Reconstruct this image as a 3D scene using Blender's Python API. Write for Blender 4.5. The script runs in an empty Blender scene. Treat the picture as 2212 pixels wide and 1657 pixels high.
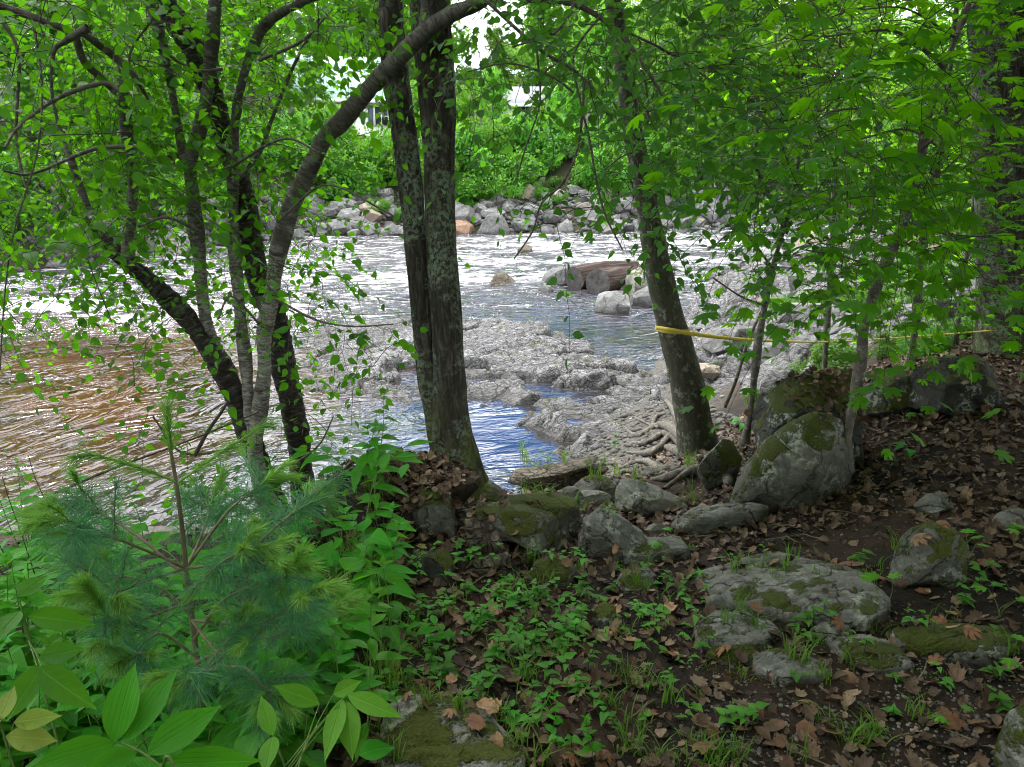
import bpy, bmesh, math, random
import numpy as np
from mathutils import Vector, Matrix, Euler
R = math.radians
rng = np.random.default_rng(7)
random.seed(7)
sc = bpy.context.scene
# ------------------------------------------------------------------ camera
CAM = np.array([0, 0, 1.6]); PITCH = R(15.9); FPX = 1661.0; CXP, CYP = 1106.0, 828.5
cd = bpy.data.cameras.new('camera'); cam = bpy.data.objects.new('camera', cd)
sc.collection.objects.link(cam); sc.camera = cam
cam.location = CAM; cam.rotation_euler = (math.pi/2 - PITCH, 0, 0)
cd.sensor_width = 36; cd.lens = FPX/2212*36; cd.clip_start = .05; cd.clip_end = 2000
# ------------------------------------------------------------------ world and sun
SUN_EL, SUN_AZ = R(58), R(-35)
w = bpy.data.worlds.new('World'); sc.world = w; w.use_nodes = True
nt = w.node_tree; nt.nodes.clear()
def nd(nt, t, **kw):
    n = nt.nodes.new(t)
    for k, v in kw.items():
        setattr(n, k, v)
    return n
out = nd(nt, 'ShaderNodeOutputWorld'); bg = nd(nt, 'ShaderNodeBackground'); bg2 = nd(nt, 'ShaderNodeBackground')
sky = nd(nt, 'ShaderNodeTexSky', sky_type='NISHITA', sun_disc=False, sun_elevation=SUN_EL, sun_rotation=SUN_AZ)
shs = nd(nt, 'ShaderNodeHueSaturation'); shs.inputs['Saturation'].default_value = 1.6; nt.links.new(sky.outputs[0], shs.inputs['Color']); nt.links.new(shs.outputs[0], bg.inputs[0]); bg.inputs[1].default_value = .12; sky.ozone_density = 8; sky.dust_density = .1; sky.air_density = .8
bg2.inputs[0].default_value = (.93, .96, 1, 1); bg2.inputs[1].default_value = 2.6
tc = nd(nt, 'ShaderNodeTexCoord'); mp = nd(nt, 'ShaderNodeMapping'); mp.inputs[3].default_value = (1.6, 1.6, 4.5)
nz = nd(nt, 'ShaderNodeTexNoise'); nz.inputs['Scale'].default_value = 1.6; nz.inputs['Detail'].default_value = 5
nt.links.new(tc.outputs['Generated'], mp.inputs[0]); nt.links.new(mp.outputs[0], nz.inputs[0])
# a break in the cloud: open blue to the front, about 25 to 50 degrees up
dp = nd(nt, 'ShaderNodeVectorMath', operation='DOT_PRODUCT')
nt.links.new(tc.outputs['Generated'], dp.inputs[0])
hd = Vector((.04, math.cos(R(29)), math.sin(R(29)))); dp.inputs[1].default_value = hd
gap = nd(nt, 'ShaderNodeMapRange'); gap.inputs[1].default_value = .965; gap.inputs[2].default_value = .99
gap.inputs[3].default_value = 1; gap.inputs[4].default_value = 0
nt.links.new(dp.outputs['Value'], gap.inputs[0])
mr = nd(nt, 'ShaderNodeMapRange'); mr.inputs[1].default_value = .30; mr.inputs[2].default_value = .44
nt.links.new(nz.outputs[0], mr.inputs[0])
mr2 = nd(nt, 'ShaderNodeMapRange'); mr2.inputs[1].default_value = .56; mr2.inputs[2].default_value = .66
nt.links.new(nz.outputs[0], mr2.inputs[0])
mx0 = nd(nt, 'ShaderNodeMix'); mx0.data_type = 'FLOAT'
nt.links.new(gap.outputs[0], mx0.inputs[0]); nt.links.new(mr2.outputs[0], mx0.inputs[2]); nt.links.new(mr.outputs[0], mx0.inputs[3])
mx = nd(nt, 'ShaderNodeMixShader')
nt.links.new(mx0.outputs[0], mx.inputs[0]); nt.links.new(bg.outputs[0], mx.inputs[1]); nt.links.new(bg2.outputs[0], mx.inputs[2])
nt.links.new(mx.outputs[0], out.inputs[0])
sl = bpy.data.lights.new('sun', 'SUN'); so = bpy.data.objects.new('sun', sl); sc.collection.objects.link(so)
sl.energy = 2.4; sl.angle = R(7); sl.color = (1, .96, .88)
sd = Vector((math.sin(SUN_AZ)*math.cos(SUN_EL), math.cos(SUN_AZ)*math.cos(SUN_EL), math.sin(SUN_EL)))
so.rotation_euler = sd.to_track_quat('Z', 'Y').to_euler()
sc.view_settings.view_transform = 'Standard'; sc.view_settings.look = 'None'
sc.view_settings.exposure = 1.1; sc.view_settings.gamma = 1
sc.cycles.max_bounces = 8; sc.cycles.diffuse_bounces = 4; sc.cycles.transmission_bounces = 4
sc.cycles.use_denoising = True; sc.cycles.filter_width = 1.0
sc.cycles.use_adaptive_sampling = True; sc.cycles.adaptive_threshold = .02
sc.cycles.sample_clamp_indirect = 4

# ------------------------------------------------------------------ numeric helpers
fwd = np.array([0, math.cos(PITCH), -math.sin(PITCH)]); upv = np.array([0, math.sin(PITCH), math.cos(PITCH)])
rgt = np.array([1., 0, 0])
def rayd(px, py):
    return fwd + (px-CXP)/FPX*rgt + (CYP-py)/FPX*upv
def P(px, py, d):            # the point seen at px,py (full photo scaled to 2212 wide) at forward distance d
    r = rayd(px, py); return CAM + r*(d/r[1])
def wpx(n, d): return n/FPX*d*1.03
def _h(ix, iy, iz, s):
    n = (ix.astype(np.int64)*374761393 + iy.astype(np.int64)*668265263 + iz.astype(np.int64)*2147483647 + s*1274126177) & 0xffffffff
    n = ((n ^ (n >> 13))*1274126177) & 0xffffffff
    n = ((n ^ (n >> 16))*2246822519) & 0xffffffff
    return ((n ^ (n >> 15)) & 0xffffff)/float(0xffffff)
def vnoise(p, s=0):
    p = np.asarray(p, float); f = np.floor(p); t = p-f; t = t*t*(3-2*t); i = f.astype(np.int64)
    r = 0
    for dx in (0, 1):
        for dy in (0, 1):
            for dz in (0, 1):
                wt = (t[..., 0] if dx else 1-t[..., 0])*(t[..., 1] if dy else 1-t[..., 1])*(t[..., 2] if dz else 1-t[..., 2])
                r = r + wt*_h(i[..., 0]+dx, i[..., 1]+dy, i[..., 2]+dz, s)
    return r*2-1
def fbm(p, o=4, s=0):
    a, r, p = 1., 0, np.asarray(p, float)
    for k in range(o):
        r = r+a*vnoise(p, s+k); p = p*2.03; a *= .5
    return r/1.6
def xy0(x, y): return np.stack([x, y, np.zeros_like(x)], -1)
def voro(x, y, s=0):
    ix, iy = np.floor(x), np.floor(y)
    f1 = np.full(x.shape, 9.); f2 = np.full(x.shape, 9.); idv = np.zeros(x.shape); cx = np.zeros(x.shape); cy = np.zeros(x.shape)
    for dx in (-1, 0, 1):
        for dy in (-1, 0, 1):
            gx, gy = ix+dx, iy+dy; z = np.zeros_like(gx)
            qx = gx+_h(gx, gy, z, s); qy = gy+_h(gx, gy, z, s+5)
            d = np.hypot(qx-x, qy-y); c = d < f1
            f2 = np.where(c, f1, np.minimum(f2, d))
            idv = np.where(c, _h(gx, gy, z, s+9), idv); cx = np.where(c, qx, cx); cy = np.where(c, qy, cy)
            f1 = np.where(c, d, f1)
    return f1, f2, idv, cx, cy
# ------------------------------------------------------------------ mesh helpers
def mk(name, V, Fs, mat, parent=None, leaf=None, smooth=False, bk=None, extra=None, loc=None):
    me = bpy.data.meshes.new(name)
    V = np.ascontiguousarray(V, dtype=np.float32)
    me.vertices.add(len(V)); me.vertices.foreach_set('co', V.ravel())
    Fs = [np.asarray(f, dtype=np.int32) for f in Fs if len(f)]
    L = np.concatenate([f.ravel() for f in Fs]); tot = np.concatenate([np.full(len(f), f.shape[1], dtype=np.int32) for f in Fs])
    st = np.concatenate([[0], np.cumsum(tot)[:-1]]).astype(np.int32)
    me.loops.add(len(L)); me.loops.foreach_set('vertex_index', L)
    me.polygons.add(len(tot)); me.polygons.foreach_set('loop_start', st)
    me.update(calc_edges=True); me.validate()
    if smooth: me.polygons.foreach_set('use_smooth', np.ones(len(me.polygons), dtype=bool))
    for nm, A in (('leaf', leaf), ('bk', bk)):
        if A is not None:
            a = me.attributes.new(nm, 'FLOAT_VECTOR', 'POINT'); a.data.foreach_set('vector', np.asarray(A, np.float32).ravel())
    if extra:
        for nm, A in extra.items():
            a = me.attributes.new(nm, 'FLOAT', 'POINT'); a.data.foreach_set('value', np.asarray(A, np.float32).ravel())
    if mat: me.materials.append(mat)
    o = bpy.data.objects.new(name, me); sc.collection.objects.link(o)
    if parent: o.parent = parent
    if loc is not None: o.location = loc
    return o
def tag(o, label, cat, group=None, kind=None):
    if label: o['label'] = label
    if cat: o['category'] = cat
    if group: o['group'] = group
    if kind: o['kind'] = kind
    return o
def empty(name, label, cat, group=None, loc=(0, 0, 0)):
    o = bpy.data.objects.new(name, None); sc.collection.objects.link(o); o.location = loc; o.empty_display_size = .1
    return tag(o, label, cat, group)
class Acc:                   # gathers pieces of ONE mesh
    def __init__(s): s.V = []; s.Q = []; s.T = []; s.A = []; s.n = 0
    def add(s, V, Q=None, T=None, A=None):
        V = np.asarray(V, float)
        if Q is not None and len(Q): s.Q.append(np.asarray(Q)+s.n)
        if T is not None and len(T): s.T.append(np.asarray(T)+s.n)
        s.V.append(V); s.A.append(np.zeros((len(V), 3)) if A is None else A); s.n += len(V)
    def build(s, name, mat, parent=None, smooth=True, attr='leaf', origin=None):
        if not s.V: return None
        V = np.concatenate(s.V); A = np.concatenate(s.A)
        if origin is not None: V = V-np.asarray(origin)
        F = []
        if s.Q: F.append(np.concatenate(s.Q))
        if s.T: F.append(np.concatenate(s.T))
        return mk(name, V, F, mat, parent, leaf=A if attr == 'leaf' else None, bk=A if attr == 'bk' else None, smooth=smooth)
def catmull(pts, per):
    pts = np.asarray(pts, float); q = np.vstack([2*pts[0]-pts[1], pts, 2*pts[-1]-pts[-2]]); o = []
    for i in range(1, len(q)-2):
        t = np.linspace(0, 1, per, endpoint=False)[:, None]
        a, b, c, d = q[i-1], q[i], q[i+1], q[i+2]
        o.append(.5*(2*b+(c-a)*t+(2*a-5*b+4*c-d)*t*t+(3*b-3*c+d-a)*t**3))
    o.append(pts[-1:]); return np.vstack(o)
def tube(pts, rad, seg=8, per=6, dispf=None, flare=None):
    """pts Nx3, rad N: returns V, quads, bk attribute (straightened cylinder coordinates)"""
    X = catmull(np.column_stack([pts, rad]), per) if per > 1 else np.column_stack([pts, rad])
    C, r = X[:, :3], np.maximum(X[:, 3], 1e-4)
    t = np.gradient(C, axis=0); t /= np.linalg.norm(t, axis=1)[:, None]+1e-9
    ref = np.array([0, -1., .01]) if abs(t[:, 1]).mean() < .8 else np.array([1., 0, 0])
    n = ref - (t@ref)[:, None]*t; n /= np.linalg.norm(n, axis=1)[:, None]+1e-9
    b = np.cross(t, n)
    th = np.arange(seg)/seg*2*math.pi
    s = np.concatenate([[0], np.cumsum(np.linalg.norm(np.diff(C, axis=0), axis=1))])
    bkv = np.stack([r[:, None]*np.cos(th), r[:, None]*np.sin(th), np.repeat(s[:, None], seg, 1)], -1)
    rr = np.repeat(r[:, None], seg, 1)
    if dispf is not None: rr = rr+dispf(bkv, s[:, None], th[None, :])
    V = C[:, None]+rr[..., None]*(np.cos(th)[None, :, None]*n[:, None]+np.sin(th)[None, :, None]*b[:, None])
    m = len(C); i = np.arange(m-1)[:, None]*seg; j = np.arange(seg)[None]; j2 = (j+1) % seg
    Q = np.stack([i+j, i+j2, i+seg+j2, i+seg+j], -1).reshape(-1, 4)
    return V.reshape(-1, 3), Q, bkv.reshape(-1, 3)
def rotm(fw, up):
    """rows batch: y axis = fw, z near up"""
    y = fw/(np.linalg.norm(fw, axis=-1, keepdims=True)+1e-9)
    x = np.cross(y, up); x /= np.linalg.norm(x, axis=-1, keepdims=True)+1e-9
    z = np.cross(x, y); return np.stack([x, y, z], -1)   # columns
# leaf templates: V (x width, y length 0..1, z), faces, uv
def leaf_tpl(ws, wid=.6, fold=.25, droop=.25, curl=0., serr=0):
    """ws: half-widths at even stations (interior)"""
    n = len(ws)+2; ys = np.linspace(0, 1, n); V = []; U = []
    Z = lambda y, x: -droop*y*y + fold*abs(x)+curl*(x*x)
    for i, y in enumerate(ys): V.append((0, y, Z(y, 0))); U.append((0, y))
    for sgn in (-1, 1):
        for i, wv in enumerate(ws):
            y = ys[i+1]; yy = y+(serr*.02 if i % 2 else -serr*.02)
            x = wv*wid/2; V.append((sgn*x, yy-.02, Z(y, x))); U.append((sgn*wv, y))
    Q, T = [], []; m = len(ws)
    for k, sgn in enumerate((-1, 1)):
        o = n+k*m
        f = (0, 1, o) if sgn > 0 else (0, o, 1); T.append((f[0], f[2], f[1]))
        for i in range(m-1):
            q = (1+i, 2+i, o+i+1, o+i); Q.append(q if sgn < 0 else q[::-1])
        f = (m, m+1, o+m-1); T.append(f if sgn < 0 else f[::-1])
    return np.array(V, float), np.array(Q), np.array(T), np.array(U, float)
OVATE = leaf_tpl([.62, .95, 1, .9, .66, .32], .66, .22, .22)
LANCE = leaf_tpl([.35, .7, .92, 1, .96, .82, .6, .33], .36, .35, .3)
HEART = leaf_tpl([.9, 1, .93, .78, .6, .42, .22], .72, .25, .35)
SERR = leaf_tpl([.55, .9, .82, 1, .85, .88, .62, .6, .32, .26, .1], .48, .25, .35)
SMALL = leaf_tpl([.75, 1, .6], .6, .25, .2)
def polar_leaf(rad, n=None, droop=.25, lift=0., base=(0, .1)):
    # star-shaped outline (x,y) fanned from a centre; rings give a bend
    O = np.array(rad, float); m = len(O); c = np.array([0, .42]); V = [(0, .42, 0)]; U = [(0, 0)]
    for x, y in O*1.0: V.append((x, y, 0)); U.append((1, 1))
    inner = c+(O-c)*.5
    for x, y in inner: V.append((x, y, 0)); U.append((.5, .5))
    V = np.array(V, float); r2 = (V[:, 0]**2+(V[:, 1]-.42)**2); V[:, 2] = -droop*r2+lift*np.abs(V[:, 0])
    T, Q = [], []
    for i in range(m):
        j = (i+1) % m; T.append((0, m+1+i, m+1+j)); Q.append((m+1+i, 1+i, 1+j, m+1+j))
    # uv: angle coordinate to draw veins along lobes
    ang = np.arctan2(V[:, 0], V[:, 1]-.02)
    U = np.stack([ang, np.hypot(V[:, 0], V[:, 1])], -1)
    return V, np.array(Q), np.array(T), U
_half = [(0, 1.0), (.07, .86), (.14, .84), (.13, .68), (.12, .58), (.22, .68), (.30, .74), (.33, .80), (.38, .68), (.52, .66), (.43, .52), (.38, .44), (.30, .36),
         (.40, .34), (.50, .30), (.40, .20), (.30, .12), (.16, .10), (.04, .02)]
MAPLE = polar_leaf([(x*-1, y) for x, y in _half[::-1]]+_half[1:], droop=.35)
_mh = [(0, 1.0), (.13, .80), (.12, .6), (.34, .76), (.38, .62), (.52, .62), (.32, .38), (.48, .26), (.22, .1), (.03, .0)]
MAPLE_LO = polar_leaf([(x*-1, y) for x, y in _mh[::-1]]+_mh[1:], droop=.4)
_dh = [(0, .92), (.10, .78), (.16, .68), (.30, .74), (.36, .60), (.46, .56), (.36, .40), (.40, .24), (.22, .12), (.03, .02)]
DEAD = polar_leaf([(x*-1, y) for x, y in _dh[::-1]]+_dh[1:], droop=-.45, lift=.12)
DEADO = leaf_tpl([.6, 1, .95, .6], .55, .5, .25, .6)
def stamp(acc, tpl, T0, M, size, rnd, jitter=.0, tint=None):
    """n copies of a leaf template at T0 (n,3) with column matrices M (n,3,3), size (n,)"""
    V, Q, T, U = tpl; n = len(T0); k = len(V)
    W = np.repeat((V*1.0)[None], n, 0)
    if jitter:
        W[..., 2] += (rng.random((n, 1))-.5)*jitter*2*(V[None, :, 0]**2+V[None, :, 1]**2)+(rng.random((n, 1))-.5)*jitter*V[None, :, 0]
    W = np.einsum('nij,nkj->nki', M, W*size[:, None, None])+T0[:, None]
    A = np.empty((n, k, 3)); A[..., :2] = U[None]; A[..., 2] = rnd[:, None]
    off = (np.arange(n)*k)[:, None, None]
    acc.add(W.reshape(-1, 3), (Q[None]+off).reshape(-1, 4), (T[None]+off).reshape(-1, 3), A.reshape(-1, 3))
def rdir(n, zs=1.):
    v = rng.normal(size=(n, 3)); v[:, 2] *= zs; return v/np.linalg.norm(v, axis=1)[:, None]

# ------------------------------------------------------------------ materials
def newmat(name):
    m = bpy.data.materials.new(name); m.use_nodes = True; m.node_tree.nodes.clear(); return m, m.node_tree
class G:                     # tiny node-graph writer
    def __init__(s, nt): s.nt = nt
    def lk(s, v, sock):
        if hasattr(v, 'links') or isinstance(v, bpy.types.NodeSocket): s.nt.links.new(v, sock)
        elif isinstance(v, (tuple, list)) and len(v) == 3 and sock.type == 'RGBA': sock.default_value = (*v, 1)
        else: sock.default_value = v
    def math(s, op, a, b=0., c=None, clamp=False):
        n = nd(s.nt, 'ShaderNodeMath', operation=op, use_clamp=clamp); s.lk(a, n.inputs[0]); s.lk(b, n.inputs[1])
        if c is not None: s.lk(c, n.inputs[2])
        return n.outputs[0]
    def attr(s, nm, vec=True):
        n = nd(s.nt, 'ShaderNodeAttribute', attribute_name=nm); return n.outputs['Vector' if vec else 'Fac']
    def sep(s, v):
        n = nd(s.nt, 'ShaderNodeSeparateXYZ'); s.lk(v, n.inputs[0]); return n.outputs
    def map(s, v, sc_=(1, 1, 1), loc=(0, 0, 0), rot=(0, 0, 0)):
        n = nd(s.nt, 'ShaderNodeMapping'); s.lk(v, n.inputs[0]); n.inputs[1].default_value = loc; n.inputs[2].default_value = rot; n.inputs[3].default_value = sc_; return n.outputs[0]
    def noise(s, v, scale, det=4, rough=.55, dist=0., out_='Fac'):
        n = nd(s.nt, 'ShaderNodeTexNoise'); s.lk(v, n.inputs['Vector']); n.inputs['Scale'].default_value = scale
        n.inputs['Detail'].default_value = det; n.inputs['Roughness'].default_value = rough; n.inputs['Distortion'].default_value = dist; return n.outputs[out_]
    def voro(s, v, scale, feat='F1', out_='Distance'):
        n = nd(s.nt, 'ShaderNodeTexVoronoi', feature=feat); s.lk(v, n.inputs['Vector']); n.inputs['Scale'].default_value = scale; return n.outputs[out_]
    def rng(s, v, a, b, c=0., d=1.):
        n = nd(s.nt, 'ShaderNodeMapRange'); s.lk(v, n.inputs[0])
        for i, x in enumerate((a, b, c, d)): s.lk(x, n.inputs[i+1])
        return n.outputs[0]
    def mix(s, f, a, b, mode='MIX'):
        n = nd(s.nt, 'ShaderNodeMix', data_type='RGBA', blend_type=mode); s.lk(f, n.inputs[0]); s.lk(a, n.inputs[6]); s.lk(b, n.inputs[7]); return n.outputs[2]
    def ramp(s, v, stops):
        n = nd(s.nt, 'ShaderNodeValToRGB'); s.lk(v, n.inputs[0]); e = n.color_ramp.elements
        while len(e) < len(stops): e.new(.5)
        for el, (p, c) in zip(e, stops): el.position = p; el.color = (*c, 1)
        return n.outputs[0]
    def bump(s, h, dist=.01, st=1., nrm=None):
        n = nd(s.nt, 'ShaderNodeBump'); n.inputs['Strength'].default_value = st; n.inputs['Distance'].default_value = dist; s.lk(h, n.inputs['Height'])
        if nrm is not None: s.lk(nrm, n.inputs['Normal'])
        return n.outputs[0]
    def princ(s, col, rough=.6, spec=.4, nrm=None, **kw):
        n = nd(s.nt, 'ShaderNodeBsdfPrincipled'); s.lk(col, n.inputs['Base Color']); s.lk(rough, n.inputs['Roughness']); n.inputs['Specular IOR Level'].default_value = spec
        if nrm is not None: s.lk(nrm, n.inputs['Normal'])
        for k, v in kw.items(): s.lk(v, n.inputs[k])
        return n.outputs[0]
    def mixs(s, f, a, b):
        n = nd(s.nt, 'ShaderNodeMixShader'); s.lk(f, n.inputs[0]); s.lk(a, n.inputs[1]); s.lk(b, n.inputs[2]); return n.outputs[0]
    def out(s, sh):
        n = nd(s.nt, 'ShaderNodeOutputMaterial'); s.nt.links.new(sh, n.inputs[0])
    def pos(s): return nd(s.nt, 'ShaderNodeNewGeometry').outputs['Position']
    def nrm(s): return nd(s.nt, 'ShaderNodeNewGeometry').outputs['Normal']
    def obj(s): return nd(s.nt, 'ShaderNodeTexCoord').outputs['Object']
    def orand(s): return nd(s.nt, 'ShaderNodeObjectInfo').outputs['Random']
def leafmat(name, c1, c2, tr=(.25, .5, .03), trf=.42, rough=.5, veins='mid', objvar=0., spots=None, spec=.22, clk=.7):
    m, nt = newmat(name); g = G(nt); u, v, r = g.sep(g.attr('leaf'))
    col = g.mix(r, c1, c2); tcol = g.mix(r, tr, tuple(x*.62 for x in tr))
    if veins == 'mid':
        au = g.math('ABSOLUTE', u); mid = g.rng(au, .0, .09, 1, 0)
        side = g.math('FRACT', g.math('MULTIPLY', g.math('SUBTRACT', v, g.math('MULTIPLY', au, .22)), 7.))
        sv = g.math('MULTIPLY', g.rng(side, .0, .14, .35, 0), 1.)
        vv = g.math('MAXIMUM', mid, sv)
        col = g.mix(g.math('MULTIPLY', vv, .45), col, tuple(min(1, x*2.2+.02) for x in c2))
        h = g.math('MULTIPLY', vv, -1.)
    elif veins == 'par':
        f = g.math('FRACT', g.math('MULTIPLY', g.math('ABSOLUTE', u), 3.5)); vv = g.rng(f, 0, .25, .6, 0)
        col = g.mix(g.math('MULTIPLY', vv, .35), col, tuple(min(1, x*1.9+.02) for x in c2)); h = g.math('MULTIPLY', vv, -1.)
    elif veins == 'palm':
        f = g.math('ABSOLUTE', g.math('SUBTRACT', g.math('FRACT', g.math('ADD', g.math('MULTIPLY', u, 1/.68), .5)), .5)); vv = g.rng(f, 0, .05, 1, 0)
        col = g.mix(g.math('MULTIPLY', vv, .3), col, tuple(min(1, x*2.0+.02) for x in c2)); h = g.math('MULTIPLY', vv, -1.)
    else: h = None
    cl = g.rng(g.noise(g.pos(), 3.0, 4, .65), .38, .62, 0, clk); col = g.mix(cl, col, tuple(x*.45 for x in c1)); nz = g.noise(g.pos(), 38, 3); col = g.mix(g.rng(nz, .3, .75, .0, .35), col, tuple(x*.6 for x in c1))
    if objvar:
        k = g.orand(); hs = nd(nt, 'ShaderNodeHueSaturation'); g.lk(g.rng(k, 0, 1, .492, .518), hs.inputs[0]); g.lk(g.rng(k, 0, 1, 1-objvar, 1+objvar), hs.inputs[2]); g.lk(col, hs.inputs[4]); col = hs.outputs[0]
        hs = nd(nt, 'ShaderNodeHueSaturation'); g.lk(g.rng(k, 0, 1, .492, .518), hs.inputs[0]); g.lk(g.rng(k, 0, 1, 1-objvar, 1+objvar), hs.inputs[2]); g.lk(tcol, hs.inputs[4]); tcol = hs.outputs[0]
    if spots:
        sp = g.rng(g.noise(g.pos(), 60, 4), .6, .7); col = g.mix(sp, col, spots)
    nb = g.bump(h, .002, .6) if h is not None else None
    p = g.princ(col, rough, spec, nb)
    t = nd(nt, 'ShaderNodeBsdfTranslucent'); g.lk(tcol, t.inputs[0])
    g.out(g.mixs(trf, p, t.outputs[0])); return m
M = {}
M['leaf_ovate'] = leafmat('ovate_leaf', (.022, .12, .008), (.055, .22, .008), (.16, .50, .008), .5)
M['leaf_centre'] = leafmat('ovate_leaf_dark', (.028, .115, .022), (.05, .17, .025), (.15, .45, .025), .45)
M['leaf_maple'] = leafmat('maple_leaf', (.024, .14, .007), (.055, .22, .008), (.25, .70, .006), .56, veins='palm')
M['leaf_beech'] = leafmat('sapling_leaf', (.022, .095, .014), (.045, .15, .014), (.13, .42, .012), .42)
M['leaf_far'] = leafmat('far_leaf', (.055, .17, .016), (.12, .29, .02), (.34, .66, .03), .42, veins=None, objvar=.3)
M['leaf_bush'] = leafmat('bush_leaf', (.04, .15, .014), (.11, .27, .02), (.22, .46, .022), .42, veins=None, objvar=.25)
M['leaf_canopy'] = leafmat('canopy_leaf', (.04, .11, .022), (.07, .16, .025), (.14, .3, .03), .4, veins=None)
M['herb'] = leafmat('herb_leaf', (.035, .21, .006), (.08, .33, .008), (.20, .6, .006), .42, objvar=.15, rough=.45, clk=.35)
M['herb_light'] = leafmat('herb_leaf_light', (.08, .26, .012), (.12, .32, .015), (.22, .52, .012), .35, objvar=.06, clk=.15)
M['seal'] = leafmat('broad_leaf', (.035, .24, .006), (.06, .31, .007), (.18, .58, .006), .35, veins='par', rough=.48, spec=.2, clk=.25)
M['pale_leaf'] = leafmat('yellowing_leaf', (.22, .34, .04), (.3, .38, .08), (.4, .5, .05), .35, spots=(.12, .08, .02), clk=.1)
M['seedling'] = leafmat('seedling_leaf', (.08, .26, .03), (.16, .40, .05), (.28, .6, .03), .42, objvar=.2)
M['grass'] = leafmat('grass_blade', (.07, .18, .02), (.14, .28, .03), (.25, .45, .03), .35, veins=None)
M['needle'] = leafmat('pine_needle', (.045, .20, .085), (.12, .36, .16), (.14, .42, .12), .3, veins=None, rough=.4)
M['needle_new'] = leafmat('new_pine_needle', (.15, .40, .06), (.30, .54, .09), (.3, .6, .08), .3, veins=None, rough=.4)
def deadmat(name, c1, c2, c3):
    m, nt = newmat(name); g = G(nt); u, v, r = g.sep(g.attr('leaf'))
    col = g.ramp(r, [(0, c1), (.22, c2), (.4, c3), (.55, tuple(x*.4 for x in c1)), (.72, c1), (.86, tuple(x*1.35 for x in c3)), (1, tuple(x*.6 for x in c2))])
    f = g.math('ABSOLUTE', g.math('SUBTRACT', g.math('FRACT', g.math('ADD', g.math('MULTIPLY', u, 1/.68), .5)), .5)); vv = g.rng(f, 0, .05, 1, 0)
    col = g.mix(g.math('MULTIPLY', vv, .25), col, (.06, .035, .02)); n = g.noise(g.pos(), 55, 4, .65)
    col = g.mix(g.rng(n, .42, .7, 0, .75), col, (.045, .028, .018)); g.out(g.princ(col, .62, .3, g.bump(g.math('ADD', n, vv), .004, .5))); return m
M['dead'] = deadmat('dead_leaf', (.115, .062, .033), (.042, .026, .017), (.22, .15, .09))
M['dead_near'] = deadmat('dead_leaf_orange', (.22, .10, .042), (.13, .06, .028), (.27, .16, .08))
def barkmat(name, kind):
    m, nt = newmat(name); g = G(nt); b = g.attr('bk'); p = g.pos(); z = g.sep(p)[2]
    if kind == 'ridged':
        a = g.noise(g.map(b, (1, 1, .2)), 46, 6, .68, .6); c = g.noise(b, 9, 3)
        col = g.ramp(a, [(.34, (.016, .013, .011)), (.5, (.04, .034, .027)), (.66, (.10, .088, .07)), (.8, (.15, .135, .11))])
        lm = g.math('MULTIPLY', g.rng(g.noise(b, 5.5, 3, .6), .45, .55), g.rng(g.noise(b, 48, 4, .7), .44, .56))
        col = g.mix(g.math('MULTIPLY', lm, .8), col, g.mix(g.rng(c, .4, .6), (.21, .27, .19), (.15, .2, .12)))
        mm = g.math('MULTIPLY', g.rng(g.noise(b, 7, 4), .38, .62), g.rng(z, -.35, .45, 1.15, .0)); col = g.mix(g.math('MULTIPLY', mm, .95, clamp=True), col, g.mix(g.noise(b, 60, 3), (.05, .075, .008), (.11, .14, .012)))
        h = g.math('ADD', a, g.math('MULTIPLY', g.noise(b, 120, 3), .25)); nn = g.bump(h, .012, .9)
    elif kind == 'smoothgrey':
        a = g.noise(g.map(b, (1, 1, .3)), 40, 5, .6); col = g.ramp(a, [(.3, (.035, .035, .025)), (.55, (.06, .056, .042)), (.75, (.12, .112, .088))])
        lm = g.rng(g.noise(b, 14, 5, .7), .54, .62); col = g.mix(g.math('MULTIPLY', lm, .7), col, (.22, .24, .18))
        mm = g.math('MULTIPLY', g.rng(g.noise(b, 5, 4), .42, .6), .7); col = g.mix(g.math('MULTIPLY', mm, .6), col, (.04, .055, .015)); nn = g.bump(a, .014, .9)
    elif kind == 'birch':
        a = g.noise(g.map(b, (1, 1, 4)), 13, 6, .72, 1.1); c = g.noise(b, 5, 4, .6, .5); fine = g.noise(g.map(b, (1, 1, 3)), 30, 4, .7, .8)
        col = g.ramp(a, [(.34, (.03, .026, .022)), (.44, (.16, .145, .125)), (.54, (.32, .30, .27)), (.7, (.52, .50, .46))])
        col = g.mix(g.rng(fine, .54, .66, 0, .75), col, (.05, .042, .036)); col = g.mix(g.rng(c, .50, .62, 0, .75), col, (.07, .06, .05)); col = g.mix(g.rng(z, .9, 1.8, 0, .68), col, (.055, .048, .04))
        lm = g.rng(g.noise(b, 9, 4, .7), .60, .66); col = g.mix(g.math('MULTIPLY', lm, .6), col, (.2, .27, .17)); nn = g.bump(a, .006, .8)
    elif kind == 'flaky':
        a = g.noise(g.map(b, (1, 1, 3.2)), 16, 5, .7, .8); col = g.ramp(a, [(.32, (.012, .010, .009)), (.5, (.05, .043, .037)), (.6, (.10, .088, .076)), (.72, (.30, .28, .25))])
        lm = g.rng(g.noise(b, 6, 4, .7), .60, .66); col = g.mix(g.math('MULTIPLY', lm, .7), col, (.16, .21, .13)); nn = g.bump(a, .03, 1)
    else:
        a = g.noise(b, 25, 4, .6); col = g.ramp(a, [(.3, (.05, .043, .036)), (.6, (.13, .115, .095)), (.8, (.22, .2, .17))])
        lm = g.rng(g.noise(b, 30, 4, .7), .56, .64); col = g.mix(g.math('MULTIPLY', lm, .65), col, (.3, .31, .26)); nn = g.bump(a, .004, .7)
    g.out(g.princ(col, .85, .2, nn)); return m
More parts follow.
